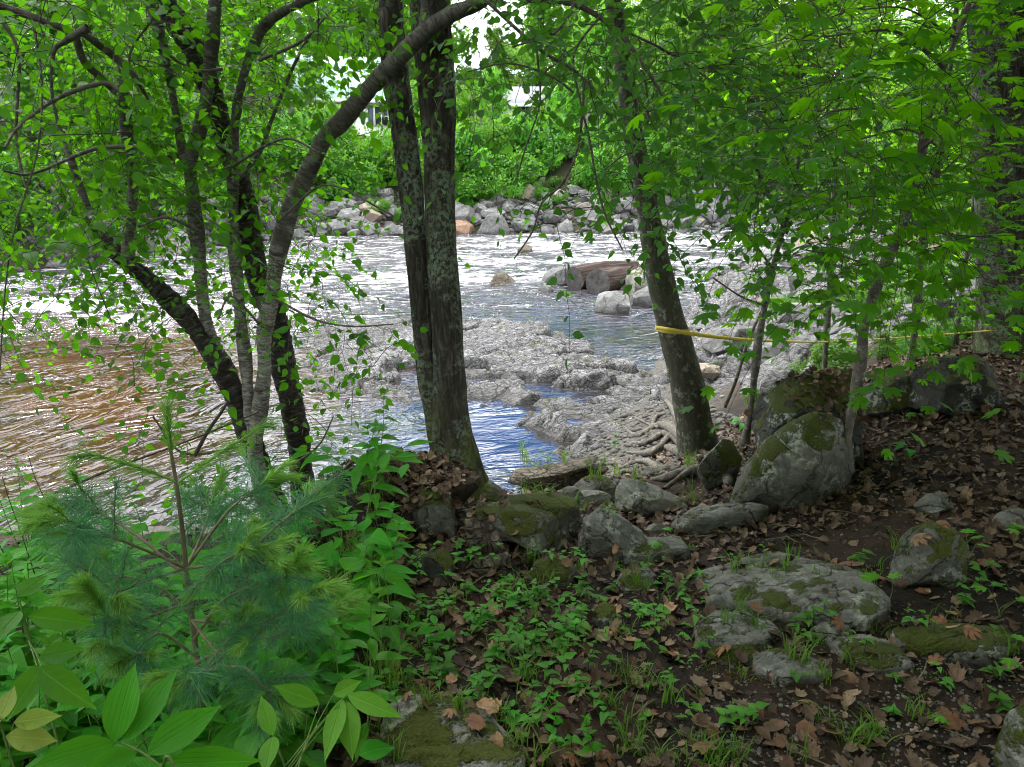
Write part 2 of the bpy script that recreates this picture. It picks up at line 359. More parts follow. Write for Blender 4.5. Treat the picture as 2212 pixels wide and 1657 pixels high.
for k in ('ridged', 'smoothgrey', 'birch', 'flaky', 'sapling'): M['bark_'+k] = barkmat(k+'_bark', k)
def simple(name, col, rough=.7, var=.3, scale=20, spec=.3, bumpd=.003):
    m, nt = newmat(name); g = G(nt); n = g.noise(g.obj(), scale, 4)
    c = g.mix(g.rng(n, .3, .7), tuple(x*(1-var) for x in col), tuple(min(1, x*(1+var)) for x in col)); g.out(g.princ(c, rough, spec, g.bump(n, bumpd, .5))); return m
M['twig'] = simple('dark_twig', (.045, .036, .028)); M['stem_green'] = simple('green_stem', (.09, .16, .03)); M['stem_dark'] = simple('dark_stem', (.03, .028, .016))
M['pine_twig_new'] = simple('new_pine_shoot', (.30, .34, .07)); M['pine_twig'] = simple('pine_twig_bark', (.15, .125, .075)); M['bud'] = simple('pine_bud', (.32, .16, .06))
def rockmat(name, c1, c2, moss=0., lichen=.0, strata=0., wet=0., scale=1., objvar=.0, bk_=.9):
    m, nt = newmat(name); g = G(nt); o = g.obj() if not objvar else g.obj(); p = g.pos()
    big = g.noise(p, 2.6*scale, 6, .62, .2); fine = g.noise(p, 26*scale, 5, .7)
    col = g.mix(g.rng(big, .32, .68), c1, c2); col = g.mix(g.rng(fine, .35, .75, 0, .5), col, tuple(x*.42 for x in c1))
    col = g.mix(g.rng(g.noise(p, 70*scale, 3, .7), .55, .75, 0, .4), col, tuple(min(1, x*1.5) for x in c2))
    grit = g.noise(p, 11*scale, 6, .75, .6); col = g.mix(g.rng(grit, .38, .62, .55, 0), col, tuple(x*.35 for x in c1)); col = g.mix(g.rng(grit, .56, .72, 0, .5), col, tuple(min(1, x*1.45) for x in c2))
    fc_ = g.voro(g.mix(.3, p, g.noise(p, 4*scale, 4, out_='Color')), 3.2*scale, 'DISTANCE_TO_EDGE'); fck = g.rng(fc_, 0, .016, 1, 0); col = g.mix(g.math('MULTIPLY', fck, .7), col, (.012, .011, .009))
    h = g.math('ADD', big, g.math('ADD', g.math('MULTIPLY', fine, .45), g.math('SUBTRACT', g.math('MULTIPLY', grit, .6), g.math('MULTIPLY', fck, .35))))
    if strata:
        cw = g.mix(.25, p, g.noise(p, 3, 3, out_='Color')); ck = g.voro(g.map(g.map(cw, rot=(0, 0, R(20))), (1.3, 3.2, 2)), 2.6*scale, 'DISTANCE_TO_EDGE'); ck2 = g.voro(g.map(g.map(cw, rot=(0, 0, R(28))), (1.2, 3.8, 2)), 7*scale, 'DISTANCE_TO_EDGE')
        ckm = g.math('MAXIMUM', g.rng(ck, .0, .035, 1, 0), g.math('MULTIPLY', g.rng(ck2, 0, .05, 1, 0), .8)); col = g.mix(g.math('MULTIPLY', ckm, .9*min(1, strata*1.2)), col, (.012, .011, .010)); h = g.math('SUBTRACT', h, g.math('MULTIPLY', ckm, 1.2))
        q = g.map(p, (1, 1, 1), rot=(R(62), R(18), 0)); st = g.noise(g.map(q, (.7, .7, 7)), 4*scale, 5, .65, .25)
        col = g.mix(g.rng(st, .44, .52, .55*strata, 0), col, (.02, .018, .016)); h = g.math('ADD', h, g.math('MULTIPLY', st, .45*strata))
    if objvar:
        k = g.orand(); hs = nd(nt, 'ShaderNodeHueSaturation'); g.lk(g.rng(k, 0, 1, 1-objvar, 1+objvar), hs.inputs[2]); g.lk(col, hs.inputs[4]); col = hs.outputs[0]
        col = g.mix(g.rng(g.math('FRACT', g.math('MULTIPLY', k, 17.3)), .85, .95, 0, .4), col, (.36, .26, .17))
    nz = g.sep(g.nrm())[2]
    if lichen:
        l = g.math('MULTIPLY', g.rng(g.noise(p, 5*scale, 3), .62-.2*lichen, .72-.2*lichen), g.rng(g.noise(p, 32*scale, 5, .75), .48, .56))
        col = g.mix(g.math('MULTIPLY', l, .75), col, (.36, .39, .31)); l2 = g.rng(g.voro(p, 16*scale), .10, .05); col = g.mix(g.math('MULTIPLY', l2, .6*lichen), col, (.42, .46, .36))
    if moss:
        mn = g.noise(p, 5.5*scale, 5, .65); thr = g.math('SUBTRACT', .86-.55*moss, g.math('MULTIPLY', nz, .22))
        mf = g.rng(g.math('SUBTRACT', mn, thr), 0, .05); mc = g.mix(g.noise(p, 90, 4, .7), (.022, .036, .004), (.13, .15, .012)); col = g.mix(mf, col, mc)
        h = g.math('ADD', h, g.math('MULTIPLY', mf, g.math('ADD', .5, g.math('MULTIPLY', g.noise(p, 85, 4, .7), 1.6))))
    if wet: 
        z = g.sep(p)[2]; wf = g.rng(z, -1.62, -1.45, 1, 0); col = g.mix(g.math('MULTIPLY', wf, .65), col, (.03, .026, .02))
    g.out(g.princ(col, .78, .3, g.bump(h, .03/scale, bk_))); return m
M['rock'] = rockmat('grey_rock', (.13, .13, .108), (.25, .245, .21), moss=.22, lichen=.45)
M['rock_moss'] = rockmat('mossy_rock', (.10, .10, .08), (.21, .21, .17), moss=.55, lichen=.7)
M['rock_halfmoss'] = rockmat('half_mossy_rock', (.10, .10, .08), (.22, .215, .175), moss=.42, lichen=.8)
M['rock_brown'] = rockmat('brown_slab', (.13, .10, .07), (.24, .205, .15), moss=.15, strata=.3)
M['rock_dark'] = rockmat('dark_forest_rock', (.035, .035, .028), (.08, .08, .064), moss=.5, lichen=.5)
M['rock_slab'] = rockmat('pale_slab', (.12, .118, .1), (.34, .33, .285), moss=.28, lichen=.2)
M['rock_rim'] = rockmat('pale_rim_slab', (.115, .112, .092), (.34, .325, .285), moss=.25, lichen=.15)
M['rock_shade'] = rockmat('shaded_boulder', (.018, .018, .014), (.05, .05, .038), moss=.42, lichen=.3)  # shade put into the colour: a darker copy of the forest rock
M['rock_river'] = rockmat('river_boulder', (.10, .098, .096), (.24, .235, .225), wet=.5, scale=.7, objvar=.35)
M['rock_rust'] = rockmat('rusty_boulder', (.22, .12, .07), (.36, .24, .16), scale=.7)
M['rock_ledge'] = rockmat('ledge_rock', (.13, .125, .127), (.36, .35, .355), moss=.10, strata=.9, wet=.9, scale=1.2, bk_=.7)
M['rock_back'] = rockmat('dark_bank_rock', (.09, .08, .07), (.2, .18, .16), moss=.15, strata=.5, scale=.5)
M['pebble'] = rockmat('pebble', (.09, .08, .07), (.24, .225, .20), objvar=.3, scale=4)
M['chip'] = simple('pale_gravel_chip', (.16, .15, .12), var=.7, scale=9)
# ground
m, nt = newmat('ground'); g = G(nt); p = g.pos(); x, y, z = g.sep(p)
n1 = g.noise(p, 1.4, 5, .6); n2 = g.noise(p, 22, 5, .7); n3 = g.noise(p, 90, 4, .7)
soil = g.mix(g.rng(n2, .3, .7), (.008, .006, .0045), (.03, .022, .015)); soil = g.mix(g.rng(n3, .55, .72, 0, .65), soil, (.09, .07, .05))
grav = g.mix(g.rng(g.voro(p, 30), 0, .8), (.15, .14, .12), (.045, .04, .035)); lit = g.mix(g.rng(g.voro(p, 20, out_='Color'), .2, .9), (.04, .022, .013), (.08, .045, .028))
c = g.mix(g.rng(n1, .45, .6, 0, .7), soil, lit); c = g.mix(g.rng(z, -.95, -1.2), c, grav)
far = g.rng(y, 19, 21); fc = g.mix(g.rng(g.noise(p, .8, 5), .4, .6), (.02, .035, .008), (.035, .026, .017)); c = g.mix(far, c, fc)
h = g.math('ADD', n2, g.math('MULTIPLY', n3, .4)); g.out(g.princ(c, .9, .2, g.bump(h, .02, 1))); M['ground'] = m
# water
m, nt = newmat('river_water'); g = G(nt); p = g.pos(); foam = g.attr('foam', False); rough_ = g.attr('chop', False); brn = g.attr('brown', False); leftf = g.attr('left', False)
def rdg(v, e): return g.math('POWER', g.math('SUBTRACT', 1., g.math('ABSOLUTE', g.math('SUBTRACT', g.math('MULTIPLY', v, 2.), 1.)), clamp=True), e)
qa = g.map(g.map(p, rot=(0, 0, R(28))), (1.0, .5, 1)); qb = g.map(g.map(p, rot=(0, 0, R(-14))), (.40, 1.0, 1))
qm = nd(nt, 'ShaderNodeMix', data_type='VECTOR'); g.lk(leftf, qm.inputs[0]); g.lk(qb, qm.inputs[4]); g.lk(qa, qm.inputs[5])
def both(scale, det, rough, dist):     # current runs away from us on the left, across elsewhere
    n_ = nd(nt, 'ShaderNodeMix', data_type='FLOAT'); g.lk(leftf, n_.inputs[0]); g.lk(g.noise(qb, scale, det, rough, dist), n_.inputs[2]); g.lk(g.noise(qa, scale, det, rough, dist), n_.inputs[3]); return n_.outputs[0]
n1 = both(1.5, 3, .5, 1.2); n2 = both(4.6, 3, .5, .9); n3 = both(14, 3, .6, .5)
r1 = rdg(n1, 2.5); r2 = rdg(n2, 2.5)
lf = g.rng(leftf, 0, 1, 1, .3); h = g.math('ADD', g.math('MULTIPLY', r1, .85), g.math('MULTIPLY', lf, g.math('ADD', g.math('MULTIPLY', r2, .34), g.math('MULTIPLY', n3, .13))))
nn = g.bump(g.math('MULTIPLY', h, rough_), .19, 1.)
bedb = g.mix(g.rng(g.noise(p, .55, 4), .4, .62), (.018, .0055, .0006), (.060, .022, .0028)); bedb = g.mix(g.rng(g.noise(p, 4, 4, .6, .6), .5, .72, 0, .7), bedb, (.075, .04, .008))
bed = g.mix(brn, (.022, .021, .022), bedb)
fr = nd(nt, 'ShaderNodeFresnel'); fr.inputs[0].default_value = 1.40; g.lk(nn, fr.inputs['Normal'])
gl = nd(nt, 'ShaderNodeBsdfGlossy'); gl.inputs['Roughness'].default_value = .04; g.lk(nn, gl.inputs['Normal']); g.lk((.95, .95, 1.), gl.inputs[0])
df = nd(nt, 'ShaderNodeBsdfDiffuse'); g.lk(bed, df.inputs[0])
sh = g.mixs(g.math('MULTIPLY', fr.outputs[0], g.rng(brn, 0, 1, 1.6, 1.25), clamp=True), df.outputs[0], gl.outputs[0])
f1 = both(2.0, 5, .62, 1.0); f2 = both(9, 5, .68, .6)
crest = g.math('MULTIPLY', g.math('SUBTRACT', n1, .5), .5)
fm = g.rng(g.math('ADD', g.math('ADD', g.math('MULTIPLY', f1, .55), g.math('MULTIPLY', f2, .45)), g.math('ADD', crest, g.math('MULTIPLY', foam, .42))), .64, .80)
fd = g.princ(g.mix(g.rng(f2, .35, .62), (.24, .23, .22), (.64, .63, .65)), .6, .3, g.bump(g.math('ADD', f2, n1), .08, .8)); g.out(g.mixs(fm, sh, fd)); M['water'] = m

# ------------------------------------------------------------------ terrain
WZ = -1.6
CP = np.array([(-8,-4,.1),(0,-4,.15),(8,-4,.3),(-8,0,0),(0,0,0),(5,0,.2),(-4,2,-.1),(-2,2,-.1),(0,2,-.02),(2,2,.02),(4,2,.15),
 (-3,3.5,-.3),(-1.5,3.4,-.25),(-.65,3.7,-.12),(.2,3.5,-.24),(1,3.5,-.22),(2,3.5,-.03),(3.2,3.5,.2),(5,3.5,.45),
 (-4,5,-.95),(-2,5,-.95),(-.6,4.6,-.45),(.3,4.6,-.45),(1,4.7,-.52),(1.5,4.6,-.33),(2.2,4.7,-.05),(3.2,5,.15),(5,5,.3),
 (-5,6,-1.5),(-2,6.1,-1.5),(-.3,6,-1.25),(.6,6,-.95),(1.3,6,-.85),(1.8,6.5,-.85),(2.6,6.5,-.35),(3.8,6.5,0),(6,7,.2),
 (-2,7.3,-1.95),(0,7.2,-1.75),(.8,7.3,-1.35),(1.6,7.5,-1.2),(2.6,8,-.9),(4,8.5,-.4),(6,9,-.1),(9,9,.3),
 (-.3,8.5,-2),(.8,8.6,-1.6),(1.6,9,-1.42),(2.8,10,-1.25),(4.5,11,-.95),(7,12,-.5),(10,13,0),(2.2,12,-1.6),
 (3.1,14,-1.6),(4.4,14,-1.25),(6,15,-1.05),(9,17,-.6),(13,18,0),(4.6,19,-1.7),(6.2,20,-1.4),(8,20,-1.15),(12,22,-.7),(7.2,26,-1.7),(9.5,26,-1.3),(12,27,-1.1),(16,28,-.6),
 (11,31,-1.7),(14,31,-1.3),(22,37,-1.7),(22,33,-1),(34,43,-1.7),(32,36,-.6),(30,25,.8),(20,18,.8),(15,8,.8),(15,-4,.6),(-15,-4,.1),(-15,2,-.3),(-15,6,-1.6),(-25,6,-1.6),(-25,0,0),(40,20,2),(40,0,1),
 (-5,9,-2.2),(-10,9,-2.2),(-1,11,-2.1),(-8,15,-2.3),(-3,18,-2.3),(1,18,-2.2),(3,25,-2.4),(0,30,-2.4),(8,33,-2.3),(-8,26,-2.3),(20,42,-2.3),(-18,12,-2.2),(-30,12,-2.2),(34,50,-2.2),(-14,20,-2.2)], float)
def _tps(A):
    n = len(A); D = np.linalg.norm(A[:, None, :2]-A[None, :, :2], axis=2)
    K = np.zeros((n+3, n+3)); K[:n, :n] = D-.0*np.eye(n); Pm = np.column_stack([np.ones(n), A[:, :2]]); K[:n, n:] = Pm; K[n:, :n] = Pm.T
    return np.linalg.solve(K, np.concatenate([A[:, 2], np.zeros(3)]))
WT = _tps(CP)
FX = np.array([-90, -40, -22, -15.6, -14, -8.9, -3, 4, 10, 20, 40, 90.]); FY = np.array([8, 14, 19, 22.5, 28.5, 36.2, 37.5, 39, 41, 47, 60, 80.])
def yfar(x): return np.interp(x, FX, FY)+.5*np.sin(np.asarray(x)*1.1)
def hgt(x, y, fine=True):
    x = np.asarray(x, float); y = np.asarray(y, float); sh = x.shape; X = x.ravel(); Y = y.ravel(); r = np.empty(len(X))
    for i in range(0, len(X), 40000):
        a, b = X[i:i+40000], Y[i:i+40000]; ac = np.clip(a, -30, 45); bc = np.clip(b, -6, 50)
        D = np.hypot(ac[:, None]-CP[None, :, 0], bc[:, None]-CP[None, :, 1]); r[i:i+40000] = D@WT[:-3]+WT[-3]+ac*WT[-2]+bc*WT[-1]
    d = Y-yfar(X); fz = np.interp(d, [-6, -.6, 0, 1.5, 4.5, 7, 12, 40, 120, 600], [-2.4, -2.0, -1.6, -.7, .7, 2.1, 2.9, 6, 18, 60])
    t = np.clip((d+5)/4.4, 0, 1); r = r*(1-t)+fz*t
    q = xy0(X, Y)
    r = r+.03*fbm(q*1.7, 3)*np.clip(1, 0, 1)+np.clip((np.abs(Y)-20)/30, 0, 1)*.35*fbm(q*.3, 3, 5)
    if fine: r = r+.012*fbm(q*9, 2, 9)
    return r.reshape(sh)
def gh(x, y): return float(hgt(np.array([x]), np.array([y]))[0])
def ground(px, py, dmin=1., dmax=14.):
    r = rayd(px, py); d = np.linspace(dmin, dmax, 700); X = CAM[None]+r[None]*(d/r[1])[:, None]; hz = hgt(X[:, 0], X[:, 1], False); k = np.argmax(X[:, 2] < hz)
    if X[k, 2] >= hz[k]: k = len(d)-1
    return X[k]
def axis(lims):
    o = []
    for a, b, s in lims: o.append(np.arange(a, b, s))
    return np.concatenate(o)
xs = axis([(-400, -100, 30), (-100, -30, 4), (-30, -5, .5), (-5, 5.2, .05), (5.2, 14, .25), (14, 60, 1.), (60, 100, 5), (100, 401, 30)])
ys = axis([(-60, -8, 6), (-8, .5, .5), (.5, 9.5, .05), (9.5, 16, .15), (16, 60, .5), (60, 120, 4), (120, 701, 40)])
GX, GY = np.meshgrid(xs, ys); GZ = hgt(GX, GY)
nx, ny = len(xs), len(ys); ii = (np.arange(ny-1)[:, None]*nx+np.arange(nx-1)[None]).ravel()
def gridq(nx, ny):
    i = (np.arange(ny-1)[:, None]*nx+np.arange(nx-1)[None]).ravel(); return np.stack([i, i+1, i+nx+1, i+nx], -1)
o = mk('ground', np.stack([GX, GY, GZ], -1).reshape(-1, 3), [gridq(nx, ny)], M['ground'], smooth=True); tag(o, 'wooded river bank of dark soil, gravel and slopes', None, kind='structure')

# ------------------------------------------------------------------ river
xs = axis([(-95, -30, 2), (-30, -12, .25), (-12, 8, .07), (8, 20, .25), (20, 95, 2)]); ys = axis([(4.5, 22, .07), (22, 46, .2), (46, 90, 2)])
WX, WY = np.meshgrid(xs, ys)
def gz(cx, cy, sx, sy, rot=0):
    c, s = math.cos(rot), math.sin(rot); dx, dy = WX-cx, WY-cy; return np.exp(-(((dx*c+dy*s)/sx)**2+((-dx*s+dy*c)/sy)**2))
calm = np.clip(1.05*gz(.3, 9, 3.2, 2.6)+.6*gz(2.4, 15, 2.0, 1.6)+.2*gz(1, 17, 3, 1.5), 0, 1)
sm = np.clip((WY-15.5)/6, 0, 1)
foam = .0+.31*sm+.5*gz(-11.5, 17.3, 6, 1.2, .12)+.35*gz(-6, 16.8, 2.5, 1.0, .2)-.30*gz(-8.5, 13.8, 5, 1.9, .12)+.22*gz(-2, 22.5, 9, 1.2)+.16*gz(3, 27, 9, 1.2)+.15*gz(5, 33, 9, 2)-.5*calm
foam = foam+.14*fbm(xy0(WX*.35, WY*.9), 3, 3)
foam += .05*gz(-6, 10, 5, 4)
chop = np.clip(.33+.55*sm+.5*gz(-11.5, 17, 6, 2)-.2*gz(-8.5, 13.8, 5, 1.9)-.30*calm, .03, 1.3)
c, s = math.cos(-.56), math.sin(-.56)
qx = WX*c-WY*s; qy = WX*s+WY*c
WVz = WZ+chop*(.12*fbm(xy0(qx*.45, qy*1.1), 3, 11)+.045*fbm(xy0(qx*3.2, qy*1.3), 3, 12))+.14*gz(-11.5, 17.5, 6, 1.2, .12)-.10*gz(-9.5, 15.2, 6, 1.5, .12)
o = mk('river', np.stack([WX, WY, WVz], -1).reshape(-1, 3), [gridq(len(xs), len(ys))], M['water'], smooth=True, extra={'left': np.clip(gz(-9, 8, 8, 7)*1.6-.3, 0, 1).ravel(), 'brown': np.clip(1.1*gz(-7.5, 11, 5.5, 5)+1.0*gz(-16, 10, 9, 6)+.25*gz(2.7, 15, 1.0, 1.6)-.9*gz(.2, 8.5, 2.2, 2.2), 0, 1).ravel(), 'foam': foam.ravel(), 'chop': np.clip(chop, .03, 1.2).ravel()})
tag(o, 'shallow rushing brown river with white water', None, kind='structure')

# ------------------------------------------------------------------ rocks
_ico = {}
def ico(sub):
    if sub not in _ico:
        bm = bmesh.new(); bmesh.ops.create_icosphere(bm, subdivisions=sub, radius=1)
        _ico[sub] = (np.array([v.co[:] for v in bm.verts]), np.array([[v.index for v in f.verts] for f in bm.faces])); bm.free()
    return _ico[sub]
def rockV(seed, sub=5, cuts=11, rough=.05, sharp=.75, smoothk=0.):
    V, F = ico(sub); V = V.copy(); r = np.random.default_rng(seed)
    V = V*(1+.12*vnoise(V*1.3+seed*3.1, seed))[:, None]
    for k in range(cuts):
        n = r.normal(size=3); n[2] *= .8; n /= np.linalg.norm(n); dd = r.uniform(sharp-.17, sharp+.12); e = V@n-dd
        soft = np.where(e > 0, e, 0); V -= (soft*.94)[:, None]*n
    V = V*(1+rough*fbm(V*2.6+seed, 5, seed))[:, None]
    lo, hi = V.min(0), V.max(0); V = (V-(lo+hi)/2)/((hi-lo)/2); return V, F
def boulder(name, label, box, mat, seed, thick=.8, rot=0., cuts=11, cat='boulder', gd=None, sink=.12, sub=5, rough=.05, group=None, sharp=.75, tilt=0., zfix=True):
    """box = silhouette in the photo (2212 scale); it stands on the terrain where its lower edge meets it"""
    x0, y0, x1, y1 = box; cx = (x0+x1)/2
    gpt = ground(cx, y1) if gd is None else P(cx, y1, gd); d0 = gpt[1]
    wdt = wpx(x1-x0, d0); th = thick*wdt; dc = d0+th*.42
    top = P(cx, y0, dc)[2]; bot = min(gpt[2], gh(gpt[0], gpt[1]))-sink*wdt-.02
    C = P(cx, (y0+y1)/2, dc); V, F = rockV(seed, sub, cuts, rough, sharp)
    V = V*np.array([wpx(x1-x0, dc)/2, th/2, max(top-bot, .05)/2])
    if tilt: ct, st = math.cos(tilt), math.sin(tilt); V = np.stack([V[:, 0]*ct-V[:, 2]*st, V[:, 1], V[:, 0]*st+V[:, 2]*ct], -1)
    o = mk(name, V, [F], M[mat], smooth=True, loc=(C[0], dc, (top+bot)/2)); tag(o, label, cat, group); return o
def rpoly(th, pts):
    # radius of a star-shaped outline (pts relative to its centre) at angles th
    a = np.arctan2(pts[:, 1], pts[:, 0]); o_ = np.argsort(a); a = a[o_]; q = pts[o_]; a = np.concatenate([a-2*math.pi, a, a+2*math.pi]); q = np.vstack([q, q, q])
    k = np.clip(np.searchsorted(a, th)-1, 0, len(a)-2); p0, p1 = q[k], q[k+1]; e_ = p1-p0; d = np.stack([np.cos(th), np.sin(th)], -1)
    den = d[..., 0]*e_[..., 1]-d[..., 1]*e_[..., 0]; return np.abs((p0[..., 0]*e_[..., 1]-p0[..., 1]*e_[..., 0])/np.where(np.abs(den) < 1e-9, 1e-9, den))
def facets(V, seed, cuts, lo, hi, ybias=0., zb=1.):
    r = np.random.default_rng(seed)
    for k in range(cuts):
        n = r.normal(size=3)*np.array([1, 1+ybias, zb]); n /= np.linalg.norm(n); e = V@n-r.uniform(lo, hi); V = V-(np.where(e > 0, e, 0)*.96)[:, None]*n
    return V
def profrock(name, label, poly, mat, seed, thick=.7, cat='boulder', gd=None, rough=.035, cuts=16):
    """stone whose upright outline follows poly"""
    poly = np.array(poly, float); c = poly.mean(0); y1 = poly[:, 1].max()
    gpt = ground(c[0], y1-4) if gd is None else P(c[0], y1, gd); wd = poly[:, 0].ptp() if hasattr(poly[:, 0], 'ptp') else np.ptp(poly[:, 0])
    th_ = thick*wpx(wd, gpt[1]); dc = gpt[1]+th_*.35; C = P(c[0], c[1], dc); k = dc/FPX*1.03
    pw = (poly-c)*np.array([k, -k]); pw[pw[:, 1] < 0, 1] *= 1.1
    V, F = ico(6); V = facets(V.copy(), seed, cuts, .62, .86, 1.2); V = V/np.maximum(np.abs(V).max(0), .01); ang = np.arctan2(V[:, 2], V[:, 0]); rr = np.hypot(V[:, 0], V[:, 2]); rm = np.zeros(73)
    b = ((ang+math.pi)/(2*math.pi)*72).astype(int); np.maximum.at(rm, b, rr); rm[0] = rm[72] = max(rm[0], rm[71], rm[72]); rmv = np.interp((ang+math.pi)/(2*math.pi)*72, np.arange(73)+.5, rm); sc_ = rpoly(ang, pw)/np.maximum(rmv, .6)
    W = np.stack([V[:, 0]*sc_, V[:, 1]*th_/2, V[:, 2]*sc_], -1); sz = wpx(wd, dc); q = W/sz
    W = W*(1+(rough*fbm(q*5+seed, 5, seed)+.05*fbm(q*1.8+seed, 2, seed+4)))[:, None]; st = np.abs(vnoise(np.stack([q[:, 0]*3, q[:, 1]*3, q[:, 2]*9+q[:, 0]*4], -1)+seed, seed)); W = W*(1-.05*np.exp(-(st/.06)**2))[:, None]
    o = mk(name, W, [F], M[mat], smooth=True, loc=C); tag(o, label, cat); return o
def slab(name, label, poly, mat, seed, thick=.25, cat='rock', rise=.5, rough=.03):
    """stone lying in the ground whose outline on the ground follows poly"""
    Gp = np.array([ground(a, b, .8, 8) for a, b in poly]); c = Gp.mean(0); pw = Gp[:, :2]-c[:2]; sz = np.ptp(pw[:, 0]); T_ = sz*thick
    V, F = ico(6); V = V.copy(); zz = np.sign(V[:, 2])*np.abs(V[:, 2])**.55; rr = np.hypot(V[:, 0], V[:, 1])**.8; ang = np.arctan2(V[:, 1], V[:, 0]); R_ = rpoly(ang, pw)
    W = np.stack([np.cos(ang)*rr*R_, np.sin(ang)*rr*R_, zz*T_/2], -1); A_ = np.column_stack([pw, np.ones(len(pw))]); co = np.linalg.lstsq(A_, Gp[:, 2]-c[2], rcond=None)[0]; W[:, 2] += W[:, 0]*co[0]+W[:, 1]*co[1]
    q = W/sz; W[:, 2] += T_*(.12*fbm(q*2.2+seed, 3, seed)+.06*fbm(q*9+seed, 4, seed+3)); st = fbm(np.stack([q[:, 0]*1.5+q[:, 1]*.5, q[:, 1]*9-q[:, 0]*2, q[:, 2]*9], -1)+seed, 3, seed+8); W[:, 2] -= T_*.10*np.exp(-(st/.05)**2)
    W[:, :2] *= (1+rough*fbm(q*5+seed, 4, seed+6))[:, None]
    o = mk(name, W, [F], M[mat], smooth=True, loc=(c[0], c[1], c[2]+T_*(rise-.28))); tag(o, label, cat); return o
PR = {11: [(985, 1096), (1020, 1085), (1090, 1084), (1148, 1090), (1204, 1118), (1226, 1161), (1222, 1202), (1181, 1199), (1131, 1187), (1074, 1144), (1055, 1112)],
 12: [(1085, 1070), (1180, 1062), (1250, 1075), (1262, 1120), (1245, 1178), (1150, 1170)], 13: [(1250, 1104), (1290, 1078), (1350, 1098), (1398, 1157), (1405, 1182), (1350, 1204), (1300, 1214), (1246, 1195)],
 14: [(1000, 1111), (1057, 1109), (1098, 1185), (1060, 1214), (1010, 1212)], 15: [(1014, 1214), (1101, 1184), (1110, 1214), (1047, 1250), (1002, 1230)], 16: [(1128, 1240), (1150, 1208), (1200, 1198), (1245, 1212), (1260, 1245), (1230, 1270), (1160, 1268)],
 19: [(1325, 1068), (1340, 1040), (1375, 1033), (1495, 1085), (1480, 1108), (1400, 1116), (1330, 1106)], 24: [(1640, 1010), (1628, 930), (1650, 860), (1700, 818), (1775, 800), (1838, 795), (1856, 830), (1850, 900), (1870, 1000), (1750, 1050)],
 25: [(1575, 1088), (1600, 1018), (1648, 950), (1712, 899), (1757, 878), (1815, 900), (1855, 960), (1860, 1020), (1810, 1070), (1700, 1098)], 34: [(1922, 1268), (1935, 1200), (1972, 1140), (2015, 1120), (2060, 1135), (2095, 1180), (2090, 1250), (2040, 1278)],
 27: [(1980, 890), (1992, 812), (2040, 775), (2105, 768), (2150, 800), (2175, 905)], 26: [(1850, 895), (1860, 850), (1920, 805), (1990, 795), (2015, 850), (2010, 905)], 20: [(1095, 1040), (1110, 1018), (1170, 1008), (1240, 1010), (1300, 985), (1320, 1005), (1260, 1050), (1180, 1065)]}
SL = {28: [(1494, 1261), (1591, 1234), (1674, 1229), (1808, 1241), (1868, 1257), (1921, 1318), (1918, 1338), (1875, 1371), (1775, 1362), (1700, 1350), (1600, 1334), (1540, 1300)],
 29: [(1494, 1370), (1541, 1340), (1607, 1334), (1661, 1351), (1690, 1380), (1650, 1405), (1570, 1420), (1515, 1412)], 30: [(1621, 1430), (1674, 1418), (1748, 1431), (1792, 1458), (1774, 1478), (1691, 1484), (1631, 1464)],
 31: [(1527, 1404), (1591, 1394), (1634, 1404), (1631, 1438), (1574, 1440), (1524, 1431)], 32: [(1778, 1390), (1858, 1383), (1918, 1398), (1951, 1424), (1975, 1454), (1891, 1460), (1824, 1430)],
 33: [(1918, 1385), (2050, 1376), (2175, 1380), (2205, 1410), (2142, 1440), (2008, 1430), (1941, 1410)], 38: [(815, 1640), (830, 1560), (890, 1531), (1004, 1541), (1057, 1571), (1104, 1611), (1134, 1657), (1130, 1740), (1000, 1800), (860, 1760)],
 39: [(800, 1490), (870, 1478), (930, 1500), (917, 1525), (837, 1530)], 42: [(1450, 1148), (1500, 1122), (1600, 1108), (1660, 1117), (1640, 1138), (1560, 1150), (1470, 1162)],
 40: [(1330, 1262), (1350, 1238), (1400, 1234), (1428, 1262), (1400, 1282), (1350, 1284)], 49: [(1310, 1200), (1370, 1180), (1470, 1178), (1490, 1205), (1400, 1222), (1330, 1220)]}
